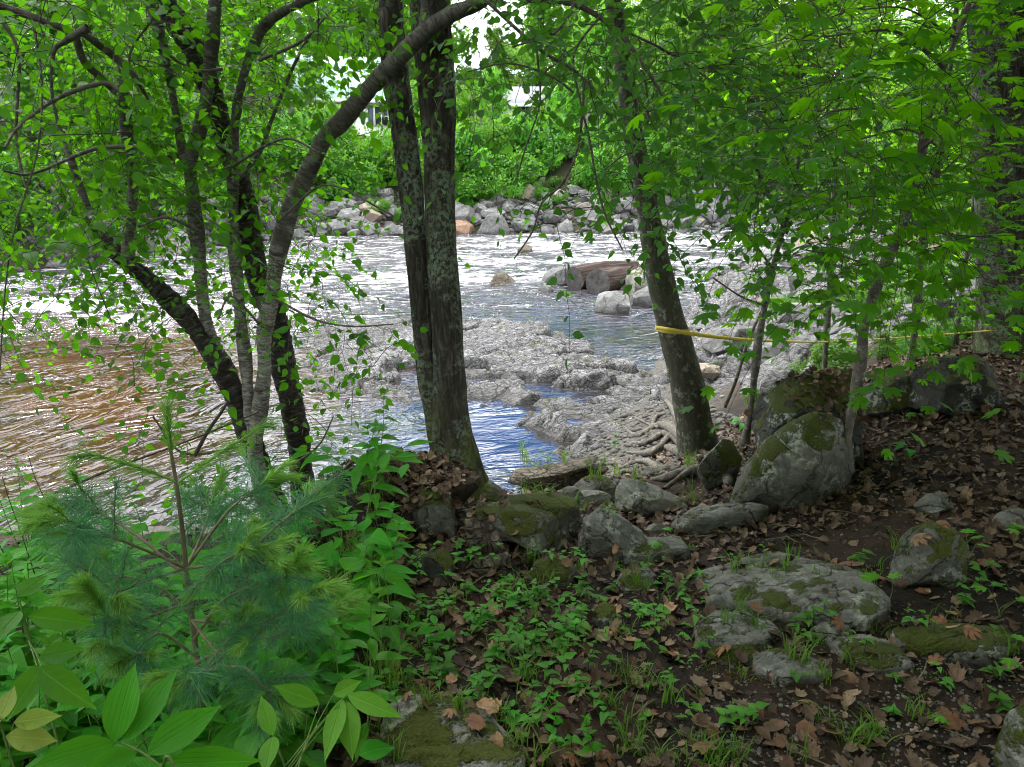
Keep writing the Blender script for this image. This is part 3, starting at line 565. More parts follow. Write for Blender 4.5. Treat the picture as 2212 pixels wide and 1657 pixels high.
BL = [
 ('boulder', 'mossy-topped lichen-spotted boulder overhanging a dark gap at the foot of the twin-trunk tree', (1000, 1092, 1225, 1200), 'rock_halfmoss', 11, .75),
 ('boulder', 'mossy boulder wedged just behind the lichen-spotted boulder and the round grey one', (1090, 1062, 1262, 1175), 'rock_moss', 12, .6),
 ('boulder', 'round plain grey boulder at the right end of the row below the twin-trunk tree', (1243, 1080, 1400, 1210), 'rock', 13, .8),
 ('rock_slab', 'upright tan slab leaning beside the dark gap under the lichen-spotted boulder', (1003, 1108, 1100, 1215), 'rock_brown', 14, .35),
 ('rock', 'dark wedge-shaped stone with a rusty edge lying at the foot of the tan slab', (1005, 1185, 1108, 1245), 'rock_brown', 15, .6),
 ('rock', 'low dark stone with white lichen and a cap of moss below the overhanging boulder', (1130, 1200, 1255, 1268), 'rock_moss', 16, .7),
 ('boulder', 'leaf-strewn mossy boulder forming the left end of the row by the twin-trunk tree', (880, 1050, 992, 1165), 'rock_moss', 17, .9),
 ('rock', 'grey stone half hidden under dead leaves left of the tan slab', (900, 1195, 985, 1255), 'rock_dark', 18, .9),
 ('boulder', 'triangular grey boulder with a sloping top between the flat stones and the leaning tree', (1325, 1035, 1490, 1112), 'rock', 19, .6),
 ('boulder', 'long smooth brown-grey boulder by the edge of the blue pool', (1095, 1005, 1300, 1062), 'rock_brown', 20, .45),
 ('rock', 'pale flat angular stone on top of the little pile beside the round grey boulder', (1222, 1030, 1335, 1072), 'rock_slab', 21, .5),
 ('rock', 'small white angular stone tucked behind the pale flat stones', (1210, 1052, 1262, 1085), 'rock_slab', 22, .6),
 ('rock', 'long pale flat stone at the bottom of the pile beside the round grey boulder', (1225, 1062, 1330, 1090), 'rock_slab', 23, .5),
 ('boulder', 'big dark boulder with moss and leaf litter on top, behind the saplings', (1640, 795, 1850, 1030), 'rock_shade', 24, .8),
 ('boulder', 'pale lichen-covered boulder with a sloping left edge, right of the leaning tree', (1595, 885, 1800, 1092), 'rock_halfmoss', 25, .5),
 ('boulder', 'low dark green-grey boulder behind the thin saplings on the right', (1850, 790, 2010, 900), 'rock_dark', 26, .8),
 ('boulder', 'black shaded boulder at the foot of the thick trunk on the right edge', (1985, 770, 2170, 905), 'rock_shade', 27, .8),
 ('rock_slab', 'big broad flat-topped slab with a mossy right rim in the path', (1505, 1228, 1935, 1375), 'rock_rim', 28, .62),
 ('rock', 'pale grey humped rock in front of the big flat slab', (1490, 1338, 1700, 1430), 'rock_slab', 29, .6),
 ('rock', 'low grey-green rock lowest of the three below the big flat slab', (1615, 1412, 1800, 1490), 'rock', 30, .6),
 ('rock', 'flat moss cushion rock below the pale humped rock', (1525, 1392, 1640, 1440), 'rock_moss', 31, .6),
 ('rock', 'half-buried pale rock with a mossy back, right of the three low rocks', (1810, 1382, 2010, 1455), 'rock_slab', 32, .6),
 ('rock', 'dark flat ledge stone covered in thin moss towards the lower right', (1960, 1385, 2200, 1470), 'rock_moss', 33, .5),
 ('boulder', 'tall moss-covered boulder beside the leafy slope on the right', (1925, 1122, 2095, 1275), 'rock_moss', 34, .8),
 ('rock', 'small grey humped rock lying in the dead leaves above the tall mossy boulder', (1968, 1065, 2062, 1115), 'rock', 35, .8),
 ('rock', 'grey angular rock at the right edge above the leafy slope', (2150, 1100, 2240, 1155), 'rock', 36, .8),
 ('boulder', 'mossy boulder cut off by the lower right corner', (2145, 1450, 2420, 1720), 'rock_moss', 37, .8),
 ('rock_slab', 'smooth half-mossy slab at the bottom edge among the herbs', (850, 1440, 1135, 1760), 'rock_slab', 38, .9),
 ('rock', 'low mossy ridge of rock left of the bottom slab', (800, 1435, 960, 1540), 'rock_moss', 39, .8),
 ('rock', 'pale rock flush with the leaves above the seedlings', (1330, 1230, 1425, 1285), 'rock', 40, .7),
 ('rock', 'mossy hump of stone among the seedlings in the middle', (1275, 1308, 1335, 1360), 'rock_moss', 41, .8),
 ('rock', 'long low grey rock crossing the top of the dark path', (1450, 1105, 1660, 1158), 'rock', 42, .45),
 ('rock', 'grey egg-shaped cobble standing on edge left of the big flat slab', (1518, 1285, 1570, 1335), 'rock', 43, .7),
 ('rock', 'mossy lump of stone over the roots of the leaning tree', (1500, 950, 1600, 1055), 'rock_moss', 44, .7),
 ('rock', 'small white stone near the right edge above the thin moss', (2125, 1350, 2180, 1385), 'rock_slab', 45, .6),
 ('rock', 'flat grey stone tucked under the front of the big flat slab', (1745, 1345, 1850, 1385), 'rock', 46, .5),
 ('rock', 'small grey stone in the dark gravel right of the big slab', (2010, 1335, 2080, 1365), 'rock', 47, .6),
 ('rock', 'partly buried grey rock left of the triangular boulder', (1395, 1130, 1450, 1160), 'rock', 48, .7),
 ('rock', 'low rock in the leaves under the long low grey rock', (1300, 1175, 1480, 1225), 'rock', 49, .5),
]
for nme, lab, box, mt, sd_, th in BL:
    if sd_ in PR: profrock(nme, lab, PR[sd_], mt, sd_, th, 'boulder' if nme == 'boulder' else 'rock', cuts=9 if 'round' in lab or 'smooth' in lab else 16); continue
    if sd_ in SL: slab(nme, lab, SL[sd_], mt, sd_, {28: .2, 38: .28}.get(sd_, .26)); continue
    c_ = 8 if 'round' in lab or 'smooth' in lab or 'egg' in lab else 13
    boulder(nme, lab, box, mt, sd_, th, cuts=c_, sub=6 if (box[2]-box[0]) > 100 else 5, rough=.06 if 'smooth' not in lab else .03, cat='boulder' if nme == 'boulder' else 'rock')

LMK = [(1700, 1300, 'the big flat slab'), (1590, 1380, 'the pale humped rock'), (1700, 1450, 'the low grey-green rock'), (2010, 1210, 'the tall mossy boulder'), (1320, 1150, 'the round grey boulder'), (1190, 1240, 'the low moss-capped stone'),
       (1060, 1230, 'the dark wedge stone'), (1000, 1620, 'the bottom slab'), (1700, 1000, 'the lichen-covered boulder'), (2180, 1580, 'the mossy corner boulder'), (1380, 1260, 'the pale rock flush with the leaves'), (1305, 1335, 'the mossy hump of stone'), (870, 1150, 'the leaf mound'), (1550, 1130, 'the long low grey rock'), (2100, 1420, 'the thin-mossed ledge stone'), (1860, 1420, 'the half-buried pale rock'), (870, 1500, 'the low mossy ridge'), (400, 1228, 'the pine sapling'), (320, 1560, 'the long pleated leaves'), (60, 1600, 'the yellowing leaves')]
def where(px, py):
    d = [(math.hypot(px-a, (py-b)*1.3), a, b, n_) for a, b, n_ in LMK]; _, a, b, n_ = min(d); dx, dy = px-a, (py-b)*1.3
    return ('right of ' if dx > 0 else 'left of ')+n_ if abs(dx) > abs(dy) else ('in front of ' if dy > 0 else 'behind ')+n_
def topx(p):
    v = np.array(p)-CAM; return CXP+FPX*v[0]/(v@fwd), CYP-FPX*(v@upv)/(v@fwd)
def faraway(p):
    px = topx(p)[0]
    for lim, t in ((250, 'far left behind the arching branch'), (560, 'between the birch stems'), (700, 'just right of the birch clump'), (880, 'left of the twin trunks below the house'), (1100, 'just right of the twin trunks'), (1250, 'midway between twin trunks and leaning tree'), (1400, 'just left of the leaning tree'), (1600, 'just right of the leaning tree')):
        if px < lim: return t
    return 'behind the maple saplings'
# bedrock ledge in the river (real relief: tilted cracked plates)
def inpoly(x, y, poly):
    r = np.zeros(x.shape, bool); n = len(poly)
    for i in range(n):
        (x1, y1), (x2, y2) = poly[i], poly[(i+1) % n]
        c = ((y1 > y) != (y2 > y)) & (x < (x2-x1)*(y-y1)/(y2-y1+1e-12)+x1); r ^= c
    return r
def pdist(x, y, poly):
    d = np.full(x.shape, 99.); n = len(poly)
    for i in range(n):
        a = np.array(poly[i], float); b = np.array(poly[(i+1) % n], float); ab = b-a; t = np.clip(((x-a[0])*ab[0]+(y-a[1])*ab[1])/(ab@ab), 0, 1)
        d = np.minimum(d, np.hypot(x-a[0]-t*ab[0], y-a[1]-t*ab[1]))
    return np.where(inpoly(x, y, poly), d, -d)
def wpt(px, py, z=WZ):
    r = rayd(px, py); k = (z-CAM[2])/r[2]; q = CAM+r*k; return (q[0], q[1])
def cracked(x, y, s, ang=.45):
    c, sn = math.cos(ang), math.sin(ang); u = x*c+y*sn; v = -x*sn+y*c
    wu = u+.25*fbm(xy0(x*1.3, y*1.3), 3, s); wv = v+.2*fbm(xy0(x*1.3+9, y*1.3), 3, s+1)
    f1, f2, i1, cx, cy = voro(wu*.9, wv*1.9, s); e1 = f2-f1
    g1, g2, i2, dx, dy = voro(wu*2.2+3, wv*5.2, s+20); e2 = g2-g1
    k1, k2, i3, ex, ey = voro(wu*5+3, wv*13, s+40); e3 = k2-k1
    h_ = (i1-.5)*.22+(wu*.9-cx)*(i1-.35)*.26+(wv*1.9-cy)*.30*(np.sin(i1*40)*.4+.6)
    h_ += ((i2-.5)*.07+(wv*5.2-dy)*.075)*(.4+i1)+((i3-.5)*.03+(wv*13-ey)*.02)*(i2 > .45)
    h_ -= .24*np.exp(-(e1/.05)**2)+.11*np.exp(-(e2/.05)**2)*(i2 > .3)+.02*np.exp(-(e3/.06)**2)*(i2 > .45)
    h_ += .014*fbm(xy0(u*2.5, v*9), 4, s+3)
    return h_
LP = [wpt(a, b) for a, b in ((665, 730), (760, 700), (870, 690), (1000, 697), (1150, 706), (1235, 728), (1300, 765), (1370, 795), (1440, 832), (1480, 900), (1450, 975), (1340, 1000), (1262, 1005),
                             (1245, 968), (1180, 940), (1105, 908), (1112, 876), (1010, 862), (940, 868), (880, 882), (800, 872), (720, 858), (660, 850))]
PL = [[wpt(a, b) for a, b in q] for q in (((822, 822), (880, 797), (935, 797), (1010, 818), (1075, 822), (1080, 838), (1000, 846), (900, 842)), ((1118, 838), (1140, 822), (1200, 830), (1282, 855), (1270, 868), (1180, 858)))]
xs = np.arange(-4.6, 3.4, .017); ys = np.arange(7.4, 16.4, .022); LX, LY = np.meshgrid(xs, ys)
jx = LX+.34*fbm(xy0(LX*2.2, LY*2.2), 4, 71); jy = LY+.36*fbm(xy0(LX*2.2+5, LY*2.2), 4, 72)
pd = pdist(jx, jy, LP); base = np.interp(pd, [-.8, -.1, .12, .8, 2], [-.55, -.16, .05, .16, .26])
for q in PL:
    e = pdist(jx, jy, q); base = np.minimum(base, np.interp(e, [-.45, -.12, .0, .2], [.5, .12, -.12, -.35]))
crk = cracked(LX, LY, 5, -.35); LZ = WZ+base*.62+.52*crk*np.interp(pd, [-.3, .2], [.4, 1])
dist_near = np.interp(LX, [-1, 1.4, 3], [0, .0, .12]); LZ += np.maximum(0, dist_near)
keep = (pd > -.6); F = gridq(len(xs), len(ys)); km = keep.ravel()[F].all(1); F = F[km]
us, inv = np.unique(F, return_inverse=True); VV = np.stack([LX, LY, LZ], -1).reshape(-1, 3)[us]
o = mk('rock_ledge', VV, [inv.reshape(F.shape)], M['rock_ledge'], smooth=False); tag(o, 'cracked grey bedrock ledge jutting into the river beyond the blue pool', 'rock ledge')
# rocky shore on the right
SP = [(2.1, 9.4), (2.3, 11), (2.7, 12.6), (3.3, 14.2), (4.2, 17), (5.0, 20), (7.2, 24.5), (10, 28), (14, 29), (13, 21), (9.5, 16), (7, 12), (5.4, 8.9), (3.4, 8.0)]
xs = np.arange(1.6, 15, .05); ys = np.arange(7.5, 30, .05); LX, LY = np.meshgrid(xs, ys); pd = pdist(LX+.3*fbm(xy0(LX, LY), 3, 75), LY+.3*fbm(xy0(LX+7, LY), 3, 76), SP)
LZ = np.maximum(hgt(LX, LY, False), WZ-.1)+np.interp(pd, [-.6, 0, .6], [-.3, .02, .18])+1.5*cracked(LX*.7, LY*.7, 8, .3)
F = gridq(len(xs), len(ys)); F = F[(pd > -.4).ravel()[F].all(1)]; us, inv = np.unique(F, return_inverse=True)
o = mk('rock_ledge', np.stack([LX, LY, LZ], -1).reshape(-1, 3)[us], [inv.reshape(F.shape)], M['rock_ledge'], smooth=False); tag(o, 'broken sloping bedrock shore behind the leaning tree and the saplings', 'rock ledge')
# river boulders
RM = []
for k in range(10):
    V, F = rockV(100+k, 5, 20, .05, .64); me = mk('river_boulder', V, [F], M['rock_river'], smooth=True); RM.append(me)
used = set()
def rcopy(k, loc, scl, rz, label, group, mat=None, name='river_boulder'):
    if k not in used and mat is None: used.add(k); o = RM[k]
    else: o = RM[k].copy(); sc.collection.objects.link(o); o.name = name
    o.location = loc; o.scale = scl; o.rotation_euler = (random.uniform(-.25, .25), random.uniform(-.25, .25), rz); tag(o, label, 'boulder', group)
    if mat is not None:
        o.data = o.data.copy(); o.data.materials[0] = mat
    return o
n = 0
pts = []
tries = 0
while n < 185 and tries < 20000:
    tries += 1
    x = random.uniform(-15, 15) if random.random() < .88 else random.uniform(-21, -14); d = random.betavariate(1.0, 1.7)*4.6-.3
    y = float(yfar(x))+d; s = random.choice((.28, .36, .44, .52, .62, .78))*(1.05 if d < 1.6 else .8)
    if any((x-a)**2+((y-b)*1.1)**2 < (.53*(s+c))**2 for a, b, c in pts): continue
    pts.append((x, y, s)); z = gh(x, y)
    rcopy(random.randrange(10), (x, y, max(z, WZ-.15)+s*.28), (s*random.uniform(.9, 1.3), s*random.uniform(.8, 1.1), s*random.uniform(.6, .85)), random.uniform(0, 6.28),
          ('large' if s > .6 else 'mid-sized' if s > .42 else 'small')+' grey riprap boulder '+('at waterline' if d < 1 else 'midway up' if d < 2.4 else 'high up')+', '+faraway((x, y, z)), 'riprap boulders of the far bank'); n += 1
for px, py, d, s, mt, lab in ((990, 487, 37.6, .75, 'rock_rust', 'orange boulder at the far water edge just right of the twin trunks'), (358, 540, 28.5, .62, 'rock_slab', 'pale cream boulder at the far water edge behind the birches'),
                          (1080, 628, 21.2, .34, 'rock_brown', 'rusty boulder awash alone in midstream left of the driftwood log'), (1135, 545, 29.5, .28, 'rock_brown', 'low brown rock breaking the rapids beyond the midstream boulder'),
                          (1215, 620, 21.5, .55, 'rock_river', 'grey boulder propping the left end of the driftwood log'), (1395, 633, 20.2, .62, 'rock_slab', 'big pale boulder between the driftwood log and the leaning tree'),
                          (1405, 665, 18.2, .5, 'rock_river', 'white-grey boulder at the water edge just left of the leaning tree'), (1350, 625, 20.6, .42, 'rock_river', 'rounded boulder under the right end of the driftwood log'),
                          (1322, 690, 17.4, .45, 'rock_river', 'low flat rock awash below the driftwood log'), (1180, 645, 20.0, .2, 'rock_river', 'small stone awash left of the driftwood log')):
    q = P(px, py, d); rcopy(random.randrange(10), (q[0], d, WZ+s*.22), (s*1.15, s, s*.72), random.uniform(0, 6), lab, None, M[mt])
n = 0; pts = []
while n < 102:
    t = random.random(); y = 9+t*18.5; x = (3.9+(y-13.5)*.40 if y > 13.5 else 2.9+(y-9)*.22)+random.uniform(-.6, 4.4)
    s = random.choice((.18, .25, .32, .45, .62))*(.8+.03*(y-13))
    if any((x-a)**2+(y-b)**2 < (.6*(s+c))**2 for a, b, c in pts): continue
    pts.append((x, y, s)); z = max(gh(x, y), WZ-.1)
    rcopy(random.randrange(10), (x, y, z+s*.35+.08), (s*random.uniform(1, 1.4), s, s*random.uniform(.55, .8)), random.uniform(0, 6.28), ('large' if s > .42 else 'small')+' grey boulder on near rocky shore, '+faraway((x, y, z)), 'boulders of the near rocky shore'); n += 1
# dark broken ledge on the far left bank, pale outcrop on the far right one
for px0, py0, px1, py1, gd, mt, lab in ((-40, 330, 240, 560, 25, 'rock_back', 'dark rock outcrop on the far bank behind the left branches'), (1440, 395, 1600, 465, 42, 'rock_ledge', 'pale jagged outcrop at the far right bend of the river'), (1330, 395, 1400, 460, 41.5, 'rock_back', 'dark boulder above the riprap under the far bushes')):
    boulder('rock_outcrop', lab, (px0, py0, px1, py1), mt, 61+px1 % 7, .5, cuts=16, cat='outcrop', gd=gd, rough=.12, sub=6, sharp=.7)

# gravel and pebbles
def scatter_stones(name, label, n, area, smin, smax, mat, sub=2, condz=None):
    a = Acc(); V0, F0 = ico(sub)
    for i in range(n):
        x, y = area(); z = gh(x, y)
        if condz and not condz(z): continue
        s = smin+(smax-smin)*random.random()**2.5; V = V0*(1+.25*vnoise(V0*1.5+i*1.7, i % 50))[:, None]*np.array([s*random.uniform(.8, 1.4), s, s*random.uniform(.45, .8)])
        an = random.uniform(0, 6.28); c, s_ = math.cos(an), math.sin(an); V = np.stack([V[:, 0]*c-V[:, 1]*s_, V[:, 0]*s_+V[:, 1]*c, V[:, 2]], -1)
        a.add(V+np.array([x, y, z+s*.2]), T=F0)
    o = a.build(name, mat); tag(o, label, name.replace('_', ' '), kind='stuff')
def area_shore():
    y = random.uniform(5.3, 9.5); return (random.uniform(.45+max(0, (y-7)*.15), 2.0+.1*(y-5)), y)
scatter_stones('shore_pebbles', 'pebbles and cobbles on the little beach by the tree roots', 1500, area_shore, .004, .045, M['pebble'])
def area_far():
    x = random.uniform(-20, 18); return x, float(yfar(x))+random.betavariate(1, 1.5)*5-.3
scatter_stones('rubble', 'smaller rubble packed between the riprap boulders of the far bank', 2200, area_far, .07, .26, M['rock_river'], sub=2)
def area_near():
    y = random.uniform(8.8, 24); return 2.6+(y-9)*.3+random.uniform(-.3, 4.6), y
scatter_stones('cobbles', 'cobbles lodged among the boulders of the near rocky shore', 900, area_near, .03, .13, M['rock_river'], sub=2)
def area_gr():
    q = ground(random.uniform(1500, 2250), random.uniform(1380, 1700), .9); return q[0]+random.gauss(0, .05), q[1]+random.gauss(0, .05)
scatter_stones('gravel', 'pale gravel chips in the soil at the lower right', 1500, area_gr, .002, .009, M['chip'], sub=1)
def area_dk():
    return random.uniform(.6, 2.6), random.uniform(2.0, 5.0)
scatter_stones('path_gravel', 'fine dark gravel on the trodden path', 1200, area_dk, .002, .009, M['pebble'], sub=1)

# ------------------------------------------------------------------ trees: trunks
TW = {}                      # branch nodes per tree for hanging twigs
def ridge(bkv, s, th):
    q = bkv*np.array([1, 1, .13]); return .009*fbm(q*44, 3, 3)+.008*vnoise(bkv*np.array([1, 1, .4])*6, 4)
def knobbly(bkv, s, th): return .005*fbm(bkv*np.array([1, 1, 1.2])*12, 3, 8)+.007*vnoise(bkv*4, 5)
def flaky(bkv, s, th): return .012*fbm(bkv*np.array([1, 1, 2])*18, 4, 8)+.008*vnoise(bkv*5, 5)
def stem(name, pts, mat, parent, seg=24, per=20, disp=knobbly, nodes=None, up=None):
    """pts: (px, py, distance, width px); up = extra metres to keep growing above the frame"""
    C = [P(a, b, d) for a, b, d, w_ in pts]; r = [wpx(w_, d/rayd(a, b)[1])/2*.97 for a, b, d, w_ in pts]
    if up:
        dv = C[-1]-C[-2]; dv /= np.linalg.norm(dv); dv = dv*.6+np.array([0, 0, .5])
        for k in range(1, 4): C.append(C[-1]+dv*up/3); r.append(r[-1]*.78)
    V, Q, B = tube(np.array(C), np.array(r), seg, per, disp)
    if nodes is not None: nodes.append(catmull(np.array(C), 6))
    return mk(name, V, [Q], M[mat], parent, bk=B, smooth=True)
# twin-trunk tree
g0 = ground(1010, 1085); d0 = g0[1]+.12
ash = empty('twin_trunk_tree', 'tall tree with two lichen-patched trunks rising from one mossy base, in the middle', 'tree', loc=(0, 0, 0)); nodes_c = []
stem('trunk', [(1022, 1135, d0, 190), (1008, 1085, d0, 142), (998, 1050, d0, 117), (985, 990, d0, 100), (973, 920, d0, 84), (970, 820, d0, 69), (963, 687, d0, 66), (954, 553, d0+.02, 66), (950, 467, d0+.03, 64), (948, 334, d0+.05, 66), (945, 234, d0+.05, 75), (937, 134, d0+.08, 82), (929, 0, d0+.1, 84), (925, -90, d0+.1, 80)],
     'bark_ridged', ash, 110, 30, ridge, nodes_c, up=6)
stem('trunk', [(985, 1060, d0+.04, 60), (950, 960, d0+.03, 48), (932, 880, d0+.04, 40), (921, 820, d0+.05, 41), (912, 687, d0+.08, 45), (901, 553, d0+.1, 49), (893, 467, d0+.12, 50), (879, 334, d0+.15, 54), (859, 200, d0+.2, 52), (845, 50, d0+.3, 52), (840, -60, d0+.35, 50)],
     'bark_ridged', ash, 90, 30, ridge, nodes_c, up=6)
for k, (a, b) in enumerate((((1020, 1075), (1085, 1100)), ((990, 1080), (975, 1110)), ((1030, 1065), (1110, 1090)))):
    p0 = P(*a, d0-.02); p1 = P(*b, d0-.12); p1[2] = gh(p1[0], p1[1])-.02
    V, Q, B = tube(np.array([p0, (p0+p1)/2+[0, 0, .02], p1]), np.array([.11, .07, .03]), 20, 8, ridge); mk('root', V, [Q], M['bark_ridged'], ash, bk=B, smooth=True)
# leaning tree
g0 = ground(1505, 985); d3 = max(5.6, min(g0[1], 7.0))
lean = empty('leaning_tree', 'mossy grey tree leaning left over exposed roots at the water side', 'tree'); nodes_l = []
stem('trunk', [(1528, 1030, d3, 135), (1512, 985, d3, 103), (1500, 920, d3, 80), (1482, 820, d3, 72), (1447, 687, d3, 62), (1416, 551, d3, 54), (1390, 400, d3, 47), (1368, 290, d3, 44), (1350, 170, d3, 40), (1330, 30, d3+.1, 36), (1320, -60, d3+.1, 34)], 'bark_smoothgrey', lean, 60, 24, knobbly, nodes_l, up=5)
rp = [((1500, 960), (1430, 925), (1385, 940), (1350, 925)), ((1500, 970), (1440, 945), (1400, 965), (1350, 955)), ((1495, 985), (1430, 975), (1370, 985), (1290, 1000)), ((1500, 1000), (1450, 1010), (1390, 1000), (1330, 1010)),
      ((1490, 940), (1450, 900), (1420, 905), (1405, 935)), ((1500, 950), (1455, 915), (1425, 925), (1370, 900)), ((1510, 1000), (1480, 1030), (1440, 1040), (1400, 1035)), ((1500, 975), (1460, 960), (1420, 985), (1345, 975)),
      ((1520, 1010), (1500, 1045), (1460, 1060), (1440, 1050)), ((1480, 930), (1445, 880), (1425, 870), (1410, 885)), ((1515, 1000), (1560, 1040), (1590, 1070), (1600, 1090))]
for q in rp:
    C = []
    for k, (a, b) in enumerate(q):
        gq = ground(a, b, 4.5, 12); gq[2] += (.10, .05, .03, -.01)[k]; C.append(gq if k else P(a, b, d3))
    C = np.array(C); C[1:3] += rng.normal(0, .03, (2, 3)); V, Q, B = tube(C, np.array([.07, .042, .03, .015])*random.uniform(.6, 1.1), 12, 12, knobbly); mk('root', V, [Q], M['bark_sapling'], lean, bk=B, smooth=True)
# birch clump
g0 = ground(600, 1085); db = max(3.6, min(g0[1], 4.4))
birch = empty('birch_clump', 'clump of pale banded stems fanning out from one base beside the river on the left', 'tree'); nodes_b = []
stem('stem', [(600, 1120, db, 60), (575, 1040, db, 50), (545, 960, db, 46), (515, 875, db, 46), (478, 793, db-.05, 46), (434, 727, db-.08, 42), (384, 663, db-.1, 36), (334, 610, db-.12, 31), (267, 553, db-.1, 26), (215, 500, db, 22), (160, 455, db+.1, 18), (90, 400, db+.2, 12)], 'bark_flaky', birch, 40, 18, flaky, nodes_b)
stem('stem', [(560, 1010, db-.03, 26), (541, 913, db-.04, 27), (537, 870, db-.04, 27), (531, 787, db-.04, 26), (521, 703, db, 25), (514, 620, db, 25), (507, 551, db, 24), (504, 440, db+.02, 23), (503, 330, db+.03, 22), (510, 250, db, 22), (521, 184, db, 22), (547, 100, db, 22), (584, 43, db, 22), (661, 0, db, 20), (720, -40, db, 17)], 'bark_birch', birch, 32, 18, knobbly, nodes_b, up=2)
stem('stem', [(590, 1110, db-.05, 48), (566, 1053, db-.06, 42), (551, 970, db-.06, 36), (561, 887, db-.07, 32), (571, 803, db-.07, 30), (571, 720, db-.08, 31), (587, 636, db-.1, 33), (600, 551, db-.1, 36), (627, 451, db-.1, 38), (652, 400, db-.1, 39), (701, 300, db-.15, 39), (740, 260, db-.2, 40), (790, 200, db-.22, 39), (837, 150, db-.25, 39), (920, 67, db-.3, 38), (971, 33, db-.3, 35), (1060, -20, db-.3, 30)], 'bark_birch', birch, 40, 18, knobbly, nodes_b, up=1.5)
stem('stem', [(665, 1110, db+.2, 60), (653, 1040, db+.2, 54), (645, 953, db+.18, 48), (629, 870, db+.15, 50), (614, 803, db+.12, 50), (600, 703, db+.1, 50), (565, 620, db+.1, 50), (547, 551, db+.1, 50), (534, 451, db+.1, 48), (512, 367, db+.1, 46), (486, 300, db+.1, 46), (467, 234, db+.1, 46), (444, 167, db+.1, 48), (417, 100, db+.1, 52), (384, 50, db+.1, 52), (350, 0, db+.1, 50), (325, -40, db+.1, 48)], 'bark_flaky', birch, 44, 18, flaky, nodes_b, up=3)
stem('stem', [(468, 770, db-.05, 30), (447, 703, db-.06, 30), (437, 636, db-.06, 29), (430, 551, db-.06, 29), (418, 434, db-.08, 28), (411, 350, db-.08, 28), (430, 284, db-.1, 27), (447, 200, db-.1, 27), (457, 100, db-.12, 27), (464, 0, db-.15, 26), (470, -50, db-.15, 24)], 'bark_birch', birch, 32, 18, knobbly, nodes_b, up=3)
stem('limb', [(413, 365, db-.08, 24), (394, 320, db-.08, 22), (380, 245, db-.1, 21), (366, 167, db-.1, 21), (347, 83, db-.1, 21), (324, 0, db-.1, 20), (310, -50, db-.1, 18)], 'bark_birch', birch, 24, 16, knobbly, nodes_b, up=2)
stem('limb', [(274, 560, db-.1, 20), (277, 541, db-.1, 24), (287, 434, db-.1, 23), (283, 370, db-.1, 22), (276, 317, db-.1, 21), (268, 217, db-.1, 20), (262, 150, db-.1, 16), (240, 110, db-.1, 13)], 'bark_birch', birch, 24, 16, knobbly, nodes_b)
stem('limb', [(915, 75, db-.3, 22), (918, 30, db-.3, 19), (912, -40, db-.3, 15)], 'bark_birch', birch, 20, 14, knobbly, nodes_b, up=1)
stem('limb', [(505, 395, db, 14), (560, 330, db, 10), (590, 250, db, 8), (640, 130, db, 7), (690, 40, db, 6)], 'bark_birch', birch, 10, 10, None, nodes_b)
stem('limb', [(396, 690, db-.1, 22), (350, 650, db-.12, 20), (300, 600, db-.15, 18), (250, 560, db-.2, 16), (228, 530, db-.2, 14)], 'bark_flaky', birch, 20, 10, knobbly, nodes_b)
for q in ([(310, 318, 3.4, 8), (230, 318, 3.4, 9), (180, 330, 3.4, 8), (70, 375, 3.3, 6), (10, 370, 3.2, 5)], [(265, 200, 3.5, 10), (220, 180, 3.5, 10), (120, 215, 3.4, 9), (40, 275, 3.3, 7), (10, 320, 3.2, 6)],
          [(480, 150, 4, 7), (420, 150, 3.9, 6), (330, 100, 3.8, 5)], [(500, 360, 4, 7), (610, 300, 3.8, 6), (690, 330, 3.7, 4)], [(430, 500, 3.9, 7), (360, 470, 3.8, 6), (300, 490, 3.7, 4)], [(585, 640, 3.9, 7), (680, 690, 3.8, 5), (760, 705, 3.7, 4), (850, 700, 3.6, 3)],
          [(560, 700, 3.9, 6), (500, 640, 3.8, 5), (470, 690, 3.7, 4)], [(540, 960, 3.9, 6), (400, 980, 3.8, 5), (330, 900, 3.7, 4)], [(600, 480, 3.9, 5), (700, 400, 3.9, 4), (820, 450, 3.8, 4), (900, 500, 3.8, 3)], [(330, 40, 3.7, 5), (280, 120, 3.7, 5), (300, 200, 3.7, 5)],
          [(560, 130, 4, 8), (650, 90, 3.9, 7), (700, 40, 3.9, 5)], [(640, 1000, 4, 6), (690, 960, 3.9, 4), (720, 900, 3.9, 3)]):
    stem('branch', q, 'bark_sapling', birch, 8, 8, None, nodes_b)
# limb entering at top left
tl = empty('overhanging_branch', 'long arching branch entering at the top left corner and forking down', 'branch'); nodes_t = []
stem('limb', [(-160, -40, 3.4, 26), (0, 12, 3.5, 24), (80, 40, 3.55, 22), (150, 66, 3.6, 18), (190, 80, 3.6, 14), (250, 125, 3.7, 12), (290, 165, 3.7, 10), (320, 215, 3.8, 7)], 'bark_sapling', tl, 18, 14, knobbly, nodes_t)
stem('limb', [(160, 66, 3.6, 16), (180, 130, 3.65, 16), (215, 165, 3.7, 16), (250, 200, 3.75, 13)], 'bark_sapling', tl, 14, 12, None, nodes_t)
stem('limb', [(190, 60, 3.5, 8), (140, 90, 3.5, 13), (115, 115, 3.5, 14), (112, 200, 3.5, 13), (130, 280, 3.5, 12), (148, 330, 3.5, 12), (172, 400, 3.5, 11), (198, 465, 3.5, 9)], 'bark_birch', tl, 16, 14, knobbly, nodes_t)
stem('branch', [(0, 40, 3.4, 8), (40, 120, 3.4, 7), (35, 300, 3.4, 6), (60, 420, 3.3, 4)], 'bark_sapling', tl, 8, 10, None, nodes_t)
stem('branch', [(70, 40, 3.4, 6), (90, 180, 3.3, 5), (80, 330, 3.2, 4), (30, 500, 3.1, 4), (10, 640, 3.1, 3), (0, 800, 3.1, 3)], 'bark_sapling', tl, 8, 10, None, nodes_t)
